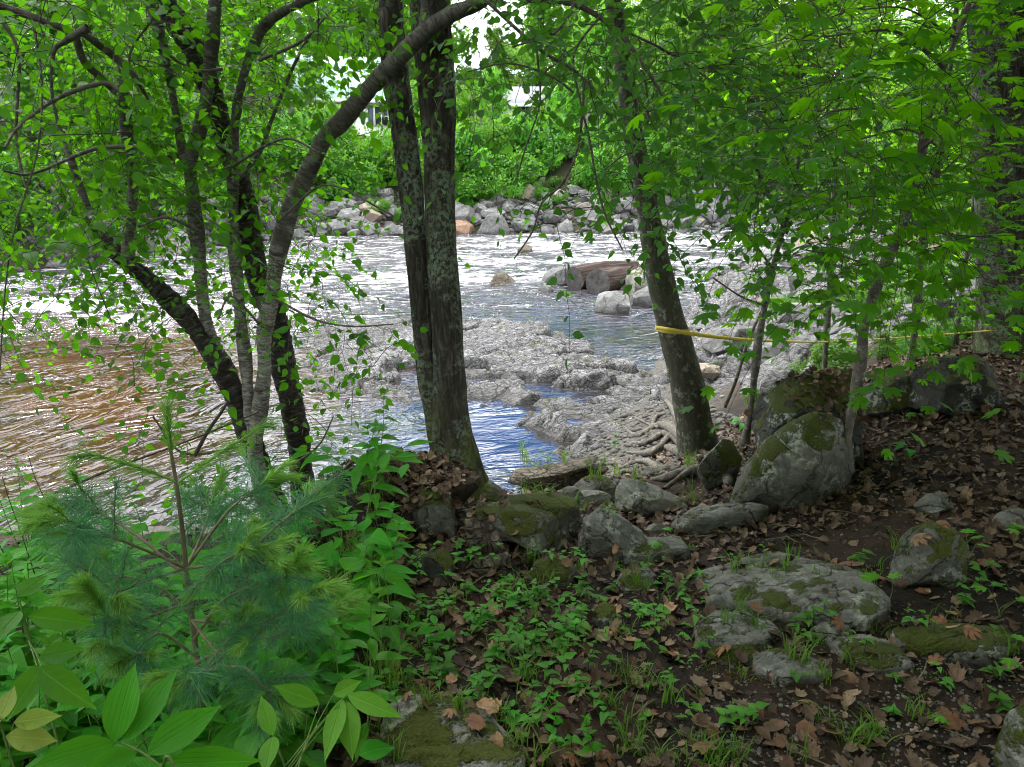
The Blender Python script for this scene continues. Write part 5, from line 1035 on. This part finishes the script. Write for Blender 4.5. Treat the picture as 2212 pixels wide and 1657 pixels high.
Q = np.vstack([np.stack([i+a*n_, i+1+a*n_, i+1+b*n_, i+b*n_], -1) for a, b in ((0, 1), (1, 2), (2, 3), (3, 0))])
wb = empty('webbing_strap', 'yellow webbing strap stretched from the leaning tree to the right edge', 'strap'); mk('strap', V, [Q], M['yellow'], wb)
cc = P(1452, 712, d3); rr_ = wpx(66, d3)/2+.012; th = np.linspace(math.pi*.95, math.pi*2.05, 30); L1 = np.stack([cc[0]+rr_*np.cos(th), cc[1]+rr_*np.sin(th), np.full(30, cc[2])-.0*th], -1); L1[:, 2] += .02*(1-(th-th[0])/(th[-1]-th[0]))
V = np.vstack([L1-[0, 0, .018], L1+[0, 0, .018]]); i = np.arange(29); mk('loop', V, [np.stack([i, i+1, i+31, i+30], -1)], M['yellow'], wb)

# ------------------------------------------------------------------ dead leaves
def onpath(x, y): return 1. if (.5 < x < 2.4 and 2.0 < y < 3.9) else 0.
a = Acc(); n_ = 24000; X = []
while len(X) < n_:
    y = .6+random.random()**.8*6.6; x = random.uniform(-1.0-.0*y, .95*y+.8) if random.random() < .8 else random.uniform(-3, 6)
    dens = .75
    if y > 4.2 and x < 1.7: dens = .22 if x > .2 else .1
    if x < -.3: dens *= .75
    if .75 < x/y*2 < 1.5 and 2.5 < y < 3.8: dens *= .08       # trodden path
    if x > 1.9 or (x > 1.3 and y > 3.4): dens = .95
    if y < 2.4 and x > .3: dens *= .7
    if random.random() < dens: X.append((x, y))
X = np.array(X); Z = hgt(X[:, 0], X[:, 1])
e = .05; nx_ = (hgt(X[:, 0]+e, X[:, 1])-Z)/e; ny_ = (hgt(X[:, 0], X[:, 1]+e)-Z)/e; up = np.stack([-nx_, -ny_, np.ones(len(X))], -1)+rng.normal(0, .2, (len(X), 3)); fw = rdir(len(X), .15)
T0 = np.column_stack([X, Z+rng.uniform(.004, .022, len(X))]); sz = .018+.048*rng.random(len(X))**1.5; h2 = len(X)*6//10; rn = rng.random(len(X)); Mx = rotm(fw, up)
stamp(a, DEAD, T0[:h2], Mx[:h2], sz[:h2], rn[:h2], 1.1); stamp(a, DEADO, T0[h2:], Mx[h2:], sz[h2:], rn[h2:], .6)
o = a.build('leaf_litter', M['dead'], None, smooth=True); tag(o, 'brown dead leaves carpeting the bank', 'leaf litter', kind='stuff')
# small debris: bits of bark, short twigs
a = Acc(); n_ = 9000; X = np.column_stack([rng.uniform(-1.5, 5, n_), .8+rng.random(n_)*5]); Z = hgt(X[:, 0], X[:, 1]); stamp(a, SMALL, np.column_stack([X, Z+.006]), rotm(rdir(n_, .1), np.array([0, 0, 1.])+rng.normal(0, .35, (n_, 3))), rng.uniform(.01, .03, n_), rng.random(n_), .3)
o = a.build('leaf_crumbs', M['dead'], None); tag(o, 'crumbled bits of leaf and bark over the soil', 'leaf litter', kind='stuff')
ta = Acc()
for k in range(260):
    x, y = random.uniform(-1.2, 4.2), random.uniform(1.0, 5.2); an = random.uniform(0, 6.28); L = random.uniform(.04, .22); d = np.array([math.cos(an), math.sin(an)]); C = []
    for t in (-.5, 0, .5): xx, yy = x+d[0]*L*t+random.gauss(0, .006), y+d[1]*L*t+random.gauss(0, .006); C.append((xx, yy, gh(xx, yy)+.018))
    V, Q, B = tube(np.array(C), np.array([.0026, .002, .0012])*random.uniform(.6, 1.6), 5, 3); ta.add(V, Q, A=B)
o = ta.build('twig_litter', M['pine_twig'], None, attr='bk'); tag(o, 'short fallen twigs strewn over the bank', 'twigs', kind='stuff')
# leaves heaped on the boulders (mound left of the trunk)
mv, mf = rockV(77, 5, 6, .05); q = ground(830, 1165); mo = mk('leaf_mound', mv*np.array([.42, .34, .20]), [mf], M['ground'], smooth=True, loc=(q[0]+.02, q[1]+.30, q[2]+.04)); tag(mo, 'mound heaped with brown leaves left of the twin-trunk tree', 'mound')
dg = bpy.context.evaluated_depsgraph_get(); dg.update()
def drop(x, y, z0=2.2):
    ok, loc, nr, fi, ob, mt = sc.ray_cast(dg, Vector((x, y, z0)), Vector((0, 0, -1)))
    while ok and ob.name.split('.')[0] in ('foliage', 'twigs', 'crown', 'trunk', 'stem', 'branch', 'limb', 'leaf_litter', 'leaf_crumbs', 'strap', 'loop'):
        ok, loc, nr, fi, ob, mt = sc.ray_cast(dg, loc-Vector((0, 0, .002)), Vector((0, 0, -1)))
    return (np.array(loc), np.array(nr), ob.name) if ok else (np.array([x, y, gh(x, y)]), np.array([0, 0, 1.]), 'ground')
a = Acc(); T0 = []; UP = []
def dropl(n, cx, cy, sx, sy):
    for k in range(n):
        l, nr, nm = drop(cx+random.gauss(0, sx), cy+random.gauss(0, sy))
        if nr[2] < .25: continue
        T0.append(l+nr*random.uniform(.004, .03)); UP.append(nr+rng.normal(0, .3, 3))
dropl(900, q[0]+.02, q[1]+.26, .24, .2); q2 = P(1750, 830, 5.0); dropl(300, q2[0]+.05, 4.95, .26, .28); q2 = ground(1800, 1050); dropl(260, q2[0]+.05, q2[1]+.25, .13, .16); q2 = P(980, 1190, 3.6); dropl(18, q2[0], 3.6, .22, .15); dropl(60, 1.7, 3.0, .4, .3)
q2 = P(1950, 960, 4.6); dropl(120, q2[0], 4.6, .5, .4); q2 = P(900, 1180, 3.3); dropl(160, q2[0], 3.45, .2, .15)
T0 = np.array(T0); UP = np.array(UP); stamp(a, DEAD, T0, rotm(rdir(len(T0), .15), UP), rng.uniform(.022, .055, len(T0)), rng.random(len(T0)), .9)
o = a.build('fallen_leaves', M['dead'], None); tag(o, 'dead leaves lying over the boulders and the mound', 'leaf litter', kind='stuff')
# the largest fallen leaves are things of their own
DL = []
for k in range(6):
    a = Acc(); stamp(a, DEAD if k % 2 else MAPLE, np.zeros((1, 3)), np.eye(3)[None], np.array([.072]), np.array([k/6.]), .9); o = a.build('fallen_leaf', M['dead_near']); DL.append(o)
dl_used = set()
spots = [(1430, 1425), (1200, 1430), (1720, 1535), (1490, 1580), (1600, 1600), (1140, 1500), (1330, 1370), (1020, 1260), (1180, 1600), (860, 1240), (900, 1330), (1060, 1345), (1370, 1480), (1560, 1480), (1850, 1470), (1960, 1480), (2060, 1600), (1240, 1500), (1290, 1640), (1940, 1560), (1880, 1620), (1690, 1620)]
while len(spots) < 110: spots.append((random.uniform(800, 2200), random.uniform(1180, 1650)))
for i, (a_, b_) in enumerate(spots):
    q = ground(a_, b_, .8); l, nr, nm = drop(q[0], q[1]); k = i % 6
    if k in dl_used: o = DL[k].copy(); sc.collection.objects.link(o)
    else: o = DL[k]; dl_used.add(k)
    v = Vector(nr)+Vector(rng.normal(0, .22, 3)); o.location = l+nr*.022; o.rotation_mode = 'QUATERNION'; o.rotation_quaternion = v.to_track_quat('Z', 'Y') @ Euler((0, 0, random.uniform(0, 6.28))).to_quaternion(); s = random.uniform(.65, 1.15); o.scale = (s, s, s)
    tag(o, ('large ' if s > .95 else 'mid-sized ' if s > .78 else 'small ')+'curled orange-brown fallen leaf '+where(a_, b_), 'leaf', 'large fallen leaves on the near ground')

# ------------------------------------------------------------------ herbs
def herb(kind, seed):
    """one upright herb of stem and leaves, origin at its foot"""
    r = random.Random(seed); root = bpy.data.objects.new('herb', None); sc.collection.objects.link(root)
    la = Acc(); sa = Acc()
    def st(p0, p1, r0, r1, bow=.03):
        mid = (p0+p1)/2+np.array([r.uniform(-bow, bow), r.uniform(-bow, bow), 0]); C = catmull(np.array([p0, mid, p1]), 5); V, Q, B = tube(C, np.linspace(r0, r1, len(C)), 5, 1)
        if kind == 'aster': sa.add(V, Q, A=B)
        else: mk('stem', V, [Q], M['stem_dark' if kind == 'seedling' else 'stem_green'], root, bk=B, smooth=True)
        return C
    def lf(tpl, p, fw, sz, up=(0, 0, 1)): stamp(la, tpl, np.array([p]), rotm(np.array([fw], float), np.array([up], float)+rng.normal(0, .15, (1, 3))), np.array([sz]), np.array([r.random()]), .3)
    if kind == 'aster':
        H = r.uniform(.22, .5); C = st(np.zeros(3), np.array([r.uniform(-.08, .08), r.uniform(-.08, .08), H]), .0025, .0012); n = int(H/.035)
        for k in range(n):
            t = .25+.75*k/n; p = C[int(t*(len(C)-1))]*1.0; p[2] = H*t; an = k*2.4+r.uniform(-.3, .3); sz = (.11-.05*t)*r.uniform(.8, 1.2); lf(SERR if seed % 2 else LANCE, p, (math.cos(an), math.sin(an), .15), sz)
        for k in range(4): an = k*1.6; lf(SERR, np.array([C[-1][0], C[-1][1], H]), (math.cos(an), math.sin(an), .8), .045)
    elif kind == 'broad':
        H = r.uniform(.12, .3)
        for j in range(r.randint(4, 7)):
            an = r.uniform(0, 6.28); e_ = np.array([math.cos(an)*.08, math.sin(an)*.08, H*r.uniform(.6, 1.1)]); st(np.zeros(3), e_, .002, .0015); lf(HEART if seed % 2 else OVATE, e_, (math.cos(an), math.sin(an), .1), r.uniform(.08, .13))
    elif kind == 'seal':
        ln = r.uniform(.3, .5); an = r.uniform(0, 6.28); dr = np.array([math.cos(an), math.sin(an), 0]); C = catmull(np.array([np.zeros(3), dr*ln*.4+[0, 0, ln*.6], dr*ln+[0, 0, ln*.62]]), 6); V, Q, B = tube(C, np.linspace(.003, .0015, len(C)), 5, 1); sa.add(V, Q, A=B)
        sd = np.array([-dr[1], dr[0], 0])
        for k in range(9):
            t = .3+.7*k/8; p = C[int(t*(len(C)-1))]; sg = 1 if k % 2 else -1; lf(LANCE, p, dr*.55+sd*sg*.85+np.array([0, 0, .05]), r.uniform(.11, .15))
    elif kind == 'seedling':
        for j in range(r.randint(1, 3)):
            H = r.uniform(.025, .08); p0 = np.array([r.uniform(-.04, .04), r.uniform(-.04, .04), 0]); st(p0, p0+[0, 0, H], .0012, .0008, .004); a0 = r.uniform(0, 6)
            for k in range(r.choice((2, 3, 4, 4))): an = a0+k*1.9; lf(HEART if (seed+j) % 3 else SERR, p0+[0, 0, H*(1-.12*k)], (math.cos(an), math.sin(an), .25), r.uniform(.02, .042))
    elif kind == 'maple_seedling':
        for j in range(3):
            an = r.uniform(0, 6.28); e_ = np.array([math.cos(an)*.05, math.sin(an)*.05, r.uniform(.06, .13)]); st(np.zeros(3), e_, .0012, .0009); lf(MAPLE, e_, (math.cos(an), math.sin(an), .05), r.uniform(.05, .075))
    sa.build('stem', M['stem_dark' if kind in ('seedling',) else 'stem_green'], root, attr='bk')
    la.build('foliage', M[{'aster': 'herb', 'broad': 'herb', 'seal': 'seal', 'seedling': 'seedling', 'maple_seedling': 'herb_light'}[kind]], root, smooth=True)
    return root
HB = {k: [herb(k, 400+10*i+j) for j in range(n)] for i, (k, n) in enumerate((('aster', 5), ('broad', 4), ('seal', 3), ('seedling', 6), ('maple_seedling', 2)))}
hb_used = set(); NM = {'aster': 'aster_plant', 'broad': 'broadleaf_herb', 'seal': 'solomons_seal', 'seedling': 'seedling', 'maple_seedling': 'maple_seedling'}
def put(kind, x, y, s, label, group, mat=None, rz=None, zoff=0):
    j = random.randrange(len(HB[kind])); src = HB[kind][j]
    if (kind, j) in hb_used:
        o = src.copy(); sc.collection.objects.link(o)
        for ch in src.children: c = ch.copy(); sc.collection.objects.link(c); c.parent = o
    else: o = src; hb_used.add((kind, j))
    o.name = NM[kind]; l, nr, nm = drop(x, y, 1.2); o.location = (x, y, l[2]-.004+zoff); o.scale = (s,)*3; o.rotation_euler = (random.uniform(-.12, .12), random.uniform(-.12, .12), random.uniform(0, 6.28) if rz is None else rz); tag(o, label, 'plant', group); return o
n = 0
while n < 240:                # thicket at the lower left
    px = random.uniform(-120, 830); py = random.uniform(1060, 1780)
    if px > 720 and py > 1350 and random.random() < .5: continue
    if n > 185: py = random.uniform(1380, 1780); px = random.uniform(-120, 720)
    q = ground(px, py, .75, 6)
    if q[1] > 4.3: continue
    k = random.choice(('aster', 'aster', 'broad', 'aster', 'seal'))
    if q[1] < 1.25 and k == 'aster': k = 'broad'
    if 250 < px < 700 and 1250 < py < 1500 and random.random() < .6: continue
    s = .8 if q[1] < 1.6 else random.uniform(.9, 1.25)
    put(k, q[0], q[1], s, {'aster': 'leafy upright herb ', 'broad': 'low broad-leaved herb ', 'seal': 'arching pleated-leaf herb '}[k]+('at the left edge, ' if px < 60 else '')+where(px, py), {'aster': 'upright herbs of the left thicket', 'broad': 'broad-leaved herbs of the left thicket', 'seal': 'arching herbs of the left thicket'}[k]); n += 1
n = 0
while n < 240:
    px = random.gauss(1130, 190) if random.random() < .66 else random.uniform(800, 2200); py = random.gauss(1330, 70) if random.random() < .6 else random.uniform(1200, 1650)
    if not (780 < px < 2230 and 1190 < py < 1690): continue
    if any(inpoly(np.array([px]), np.array([py+6.]), SL[k_])[0] for k_ in (28, 29, 30, 38)) and random.random() < .93: continue
    q = ground(px, py, .8, 6); sz_ = random.uniform(.8, 1.35); put('seedling', q[0], q[1], sz_, ('taller' if sz_ > 1.1 else 'tiny')+' heart-leaved seedling '+where(px, py), 'seedlings on the near ground'); n += 1
for a_, b_, s in ((1425, 1215, .9), (2060, 1270, 1), (2160, 1335, 1.1), (1910, 1340, .9), (2120, 1250, .8), (2050, 1580, .7), (2190, 1180, 1), (2180, 1440, .9)):
    q = ground(a_, b_, .8, 6); put('maple_seedling', q[0], q[1], s, 'tiny maple seedling with bright lobed leaves '+where(a_, b_), 'maple seedlings')
for a_, b_, s, k, lab in ((985, 1420, .55, 'seal', 'small arching pleated-leaf plant alone in the leaf litter right of the thicket'), (1610, 930, .8, 'broad', 'broad-leaved sprig at the foot of the thin crooked sapling'), (1180, 1620, .45, 'aster', 'short serrated herb at the bottom edge, left of centre'), (1960, 990, .6, 'broad', 'pale sprig in the shade under the slim dark sapling'),
                          (1285, 1655, .45, 'aster', 'short serrated herb at the bottom edge, nearest the middle'), (1330, 975, .6, 'aster', 'slender weed growing from the long brown-grey boulder by the pool')):
    q = ground(a_, b_, .8, 8); put(k, q[0], q[1], s, lab, None)
# grass (uncountable)
a = Acc(); tufts = []
for k in range(130):
    px = random.choice((random.gauss(1180, 150), random.gauss(1500, 200), random.uniform(800, 2200), random.uniform(560, 900))); py = random.uniform(1190, 1680); q = ground(px, py, .8, 6); tufts.append((q[0], q[1], random.uniform(.04, .13), random.randint(8, 26)))
for k in range(60):
    q = ground(random.uniform(560, 850), random.uniform(1080, 1500), .8, 6); tufts.append((q[0], q[1], random.uniform(.12, .26), random.randint(10, 22)))
for k in range(30):
    q = ground(random.uniform(1120, 1500), random.uniform(1000, 1110), 3, 9); tufts.append((q[0], q[1], random.uniform(.08, .2), 14))
def blade(p0, d, L, wv, rn):
    t = np.linspace(0, 1, 5)[:, None]; C = p0+np.array([0, 0, L])*t+d*L*.75*t*t-np.array([0, 0, L*.35])*t**3; sd = np.cross(d, [0, 0, 1.]); sd /= np.linalg.norm(sd)+1e-6; w_ = wv*(1-t**1.5)+.0003
    V = np.vstack([C-sd*w_, C+sd*w_]); i = np.arange(4); Q = np.stack([i, i+1, i+6, i+5], -1); A = np.zeros((10, 3)); A[:, 2] = rn; a.add(V, Q, A=A)
for x, y, L, nb_ in tufts:
    l, nr, nm = drop(x, y, 1.0)
    for k in range(nb_):
        an = random.uniform(0, 6.28); blade(l+np.array([random.gauss(0, .02), random.gauss(0, .02), -.01]), np.array([math.cos(an), math.sin(an), 0])*random.uniform(.3, 1.1), L*random.uniform(.6, 1.3), random.uniform(.0015, .0032), random.random())
o = a.build('grass', M['grass'], None); tag(o, 'thin bright tufts of grass scattered over the bank', 'grass', kind='stuff')

# big broad leaves at the bottom left, drawn leaf by leaf
fs = empty('solomons_seal', 'arching plant with long glossy pleated leaves nearest the camera at the bottom left', 'plant'); la = Acc(); sa = Acc()
def leafimg(acc, tpl_w, b, t_, d0_, d1_, wp, sag=.012, roll=0.):
    B_, T_ = P(*b, d0_), P(*t_, d1_); L = np.linalg.norm(T_-B_); wd = wpx(wp, (d0_+d1_)/2)/L; tpl = leaf_tpl([.38, .70, .9, 1, 1, .92, .74, .5, .24], wd, .28, .10)
    fw = (T_-B_)/L; up = np.array([roll, -.75, .8]); stamp(acc, tpl, np.array([B_]), rotm(np.array([fw]), np.array([up])), np.array([L]), np.array([random.random()]), .06)
for b, t_, d0_, d1_, wp in (((247, 1605), (284, 1431), .95, 1.02, 86), ((270, 1605), (377, 1441), .95, 1.04, 74), ((317, 1631), (477, 1518), .93, 1.0, 84), ((247, 1605), (66, 1655), .95, .88, 76), ((354, 1651), (566, 1641), .92, .95, 74), ((294, 1625), (175, 1668), .94, .86, 66), ((330, 1655), (470, 1730), .92, .85, 70)):
    leafimg(la, None, b, t_, d0_, d1_, wp)
C = np.array([P(238, 1595, .96), P(300, 1622, .94), P(345, 1655, .92), P(400, 1720, .88)]); C = np.vstack([C, [[C[-1][0]+.05, C[-1][1]+.05, gh(C[-1][0], C[-1][1])]]]); V, Q, B = tube(C, np.array([.0012, .0018, .0022, .0026, .003]), 8, 6); sa.add(V, Q, A=B)
sa.build('stem', M['stem_green'], fs, attr='bk'); la.build('foliage', M['seal'], fs)
for lab, mt, ls in (('plant with two yellowing insect-bitten leaves at the left edge near the bottom', 'pale_leaf', (((12, 1590), (125, 1600), 1.0, 1.02, 62), ((30, 1560), (130, 1545), 1.02, 1.02, 50), ((0, 1560), (30, 1480), 1.0, 1.05, 50))),
                    ('upright serrated herb with drooping tip leaves right of the pleated leaves', 'herb_light', (((590, 1590), (560, 1500), 1.1, 1.15, 45), ((590, 1590), (570, 1670), 1.1, 1.0, 50), ((690, 1520), (590, 1480), 1.3, 1.3, 50), ((720, 1500), (780, 1470), 1.3, 1.3, 40), ((750, 1500), (868, 1548), 1.25, 1.2, 50), ((740, 1510), (700, 1640), 1.25, 1.1, 50), ((750, 1515), (760, 1640), 1.25, 1.15, 60))),
                    ('tall herb with wide pointed leaves at the left edge beside the pine', 'herb', (((40, 1290), (100, 1240), 1.3, 1.35, 50), ((60, 1330), (200, 1345), 1.3, 1.3, 55), ((45, 1320), (-30, 1390), 1.3, 1.2, 60), ((80, 1440), (200, 1530), 1.15, 1.1, 70), ((90, 1440), (10, 1560), 1.15, 1.1, 70), ((85, 1420), (180, 1400), 1.2, 1.2, 55)))):
    t = empty('broadleaf_herb', lab, 'plant'); la = Acc(); sa = Acc()
    for l_ in ls: leafimg(la, None, *l_[:2], l_[2], l_[3], l_[4])
    b0 = np.array([P(*l_[0], l_[2]) for l_ in ls]); top = b0[np.argmax(b0[:, 2])]; foot = np.array([b0[:, 0].mean(), b0[:, 1].mean()+.03, gh(b0[:, 0].mean(), b0[:, 1].mean()+.03)])
    V, Q, B = tube(np.array([foot, (foot+top)/2+[.01, 0, 0], top]), np.array([.003, .0025, .0015]), 6, 6); sa.add(V, Q, A=B)
    for b in b0:
        f_ = foot+(top-foot)*min(1, max(0, (b[2]-.05-foot[2])/(top[2]-foot[2]+1e-6))); V, Q, B = tube(np.array([f_, (f_+b)/2+[0, 0, .004], b]), np.array([.0014, .0012, .001]), 5, 4); sa.add(V, Q, A=B)
    sa.build('stem', M['stem_green'], t, attr='bk'); la.build('foliage', M[mt], t)

# ------------------------------------------------------------------ white pine sapling
pine = empty('pine_sapling', 'young white pine with long soft needles and yellow-green shoots in the left foreground', 'pine sapling')
na = Acc()
def needles(acc, C, dens, L, spread_, fwdk=.55, lo=0., rn=(0, 1)):
    seglen = np.linalg.norm(np.diff(C, axis=0), axis=1).sum(); n = int(seglen*dens)
    if n < 2: return
    t = rng.uniform(lo, 1, n); tt = np.linspace(0, 1, len(C)); pos = np.stack([np.interp(t, tt, C[:, j]) for j in range(3)], -1); ax = np.stack([np.interp(t, tt, np.gradient(C[:, j])) for j in range(3)], -1); ax /= np.linalg.norm(ax, axis=1)[:, None]
    for k in range(3):
        d = ax*fwdk+rdir(n)*spread_; d /= np.linalg.norm(d, axis=1)[:, None]; ln = rng.uniform(.7, 1.1, n)*L; droop = np.stack([np.zeros(n), np.zeros(n), -ln*.22], -1)
        w0 = np.cross(d, rdir(n)); w0 /= np.linalg.norm(w0, axis=1)[:, None]; wv = .0006
        a0 = pos-w0*wv; a1 = pos+w0*wv; m0 = pos+d*ln[:, None]*.55+droop*.3; e0 = pos+d*ln[:, None]+droop
        V = np.stack([a0, a1, m0+w0*wv, m0-w0*wv, e0+w0*wv*.3, e0-w0*wv*.3], 1).reshape(-1, 3); o_ = (np.arange(n)*6)[:, None]; Q = np.concatenate([o_+np.array([0, 1, 2, 3]), o_+np.array([3, 2, 4, 5])]); A = np.zeros((n*6, 3)); A[:, 2] = np.repeat(rng.uniform(rn[0], rn[1], n), 6); acc.add(V, Q, A=A)
dp_ = 1.75
hub = (402, 1228)
def pc(pts): return catmull(np.array([P(*q) for q in pts]), 6)
def shoot(p0, p1, parent, r0=.0022, L=.045, dens=900):
    a = Acc(); C = catmull(np.array([p0, (p0+p1)/2+[0, 0, .004], p1]), 3); V, Q, B = tube(C, np.linspace(r0, r0*.7, len(C)), 6, 1); B = B*0+.9; a.add(V, Q, A=B); needles(a, C, dens, L, .5, .9, .15, (.3, 1)); a.build('shoot', M['needle_new'], parent, smooth=False)
def wood(C, r0, r1, parent, name='branch'):
    V, Q, B = tube(C, np.linspace(r0, r1, len(C)), 7, 1); return mk(name, V, [Q], M['pine_twig'], parent, bk=B, smooth=True)
tr = wood(pc([(440, 1560, dp_+.05), (425, 1420, dp_+.03), (410, 1300, dp_), (402, 1228, dp_), (392, 1130, dp_), (380, 1040, dp_), (368, 970, dp_)]), .009, .004, pine, 'trunk')
shoot(P(372, 1000, dp_), P(360, 880, dp_), pine, .004, .05, 750)
BR = [((402, 1228), (330, 1195), (230, 1155), (150, 1125), 1.75, 1.6), ((402, 1228), (330, 1250), (265, 1275), (235, 1290), 1.75, 1.5), ((402, 1228), (460, 1220), (490, 1212), (520, 1190), 1.75, 1.5), ((402, 1228), (425, 1180), (445, 1130), (455, 1090), 1.75, 1.95),
      ((490, 1212), (560, 1170), (610, 1125), (660, 1085), 1.6, 1.75), ((410, 1300), (330, 1330), (280, 1350), (230, 1330), 1.75, 1.45), ((415, 1340), (460, 1400), (480, 1420), (420, 1460), 1.75, 1.4), ((415, 1340), (540, 1350), (590, 1335), (660, 1290), 1.75, 1.5),
      ((425, 1420), (350, 1370), (300, 1400), (290, 1420), 1.75, 1.45), ((430, 1450), (520, 1440), (560, 1470), (580, 1490), 1.75, 1.5), ((380, 1040), (330, 1000), (260, 985), (215, 985), 1.75, 1.65), ((382, 1045), (450, 1000), (500, 960), (545, 935), 1.75, 1.75), ((420, 1380), (480, 1300), (560, 1260), (620, 1245), 1.75, 1.55),
      ((415, 1330), (330, 1260), (200, 1230), (110, 1160), 1.75, 1.8), ((425, 1430), (520, 1390), (610, 1370), (690, 1340), 1.75, 1.8), ((405, 1250), (300, 1160), (200, 1100), (130, 1080), 1.78, 2.0), ((402, 1228), (480, 1120), (520, 1080), (560, 1050), 1.78, 1.9)]
for b in BR:
    p4 = b[:4]; dA_, dB_ = b[4], b[5]; dd = np.linspace(dA_, dB_, 4); upper = p4[-1][1] < 1000
    C = pc([(p4[k][0], p4[k][1], dd[k]) for k in range(4)])
    if upper: shoot(C[0], C[-1], pine, .0035, .05, 420); ax = C[-1]-C[-4]; ax /= np.linalg.norm(ax); shoot(C[-1], C[-1]+ax*.05, pine, .002, .05, 700); continue
    br = wood(C, .0042, .0022, pine); na = Acc(); h_ = len(C)//2; needles(na, C[h_:], 240, .085, .8, .6)
    ax = C[-1]-C[-4]; ax /= np.linalg.norm(ax)
    for j in range(5):
        i0 = random.randint(len(C)//2, len(C)-1); s_ = C[i0]; d = ax*.6+rdir(1, .5)[0]*.8; d[2] -= .1; d /= np.linalg.norm(d); L = random.uniform(.06, .15); E = s_+d*L; Cc = catmull(np.array([s_, (s_+E)/2+[0, 0, .01], E]), 4)
        wood(Cc, .002, .0015, br, 'twig'); needles(na, Cc, 320, .085, .75, .55, .2)
        if random.random() < .5: d2 = d*.8+np.array([0, 0, .3]); shoot(E, E+d2*random.uniform(.03, .07), br, .0018, .04, 800)
    for j in range(3):
        d2 = ax*.9+rdir(1, .6)[0]*.55; d2 /= np.linalg.norm(d2); shoot(C[-1], C[-1]+d2*random.uniform(.05, .11), br, .0022, .048, 800)
    na.build('needles', M['needle'], br, smooth=False)
# thin dead stalks at the far left and a fallen dark stick
for lab, pts, r0 in (('dry seed-headed stalk at the far left against the brown water', [(135, 1190, 2.6), (110, 1110, 2.6), (75, 1030, 2.6), (62, 985, 2.6)], .002), ('bare dry stalk at the left edge against the brown water', [(75, 1240, 2.4), (45, 1150, 2.4), (20, 1080, 2.4), (5, 1030, 2.4)], .002),
                     ('dark snapped stick leaning against the base of the birch clump', [(420, 985, 3.7), (450, 930, 3.75), (475, 895, 3.8), (492, 868, 3.85)], .011), ('long thin fallen twig slanting behind the pine', [(120, 1065, 3.0), (250, 1010, 3.2), (400, 955, 3.4), (560, 890, 3.6)], .006)):
    C = np.array([P(*q) for q in pts]); V, Q, B = tube(C, np.linspace(r0, r0*.6, len(C)), 8, 8); o = mk('dry_stalk' if 'stalk' in lab else 'stick', V, [Q], M['twig'], bk=B, smooth=True); tag(o, lab, 'stalk' if 'stalk' in lab else 'stick')
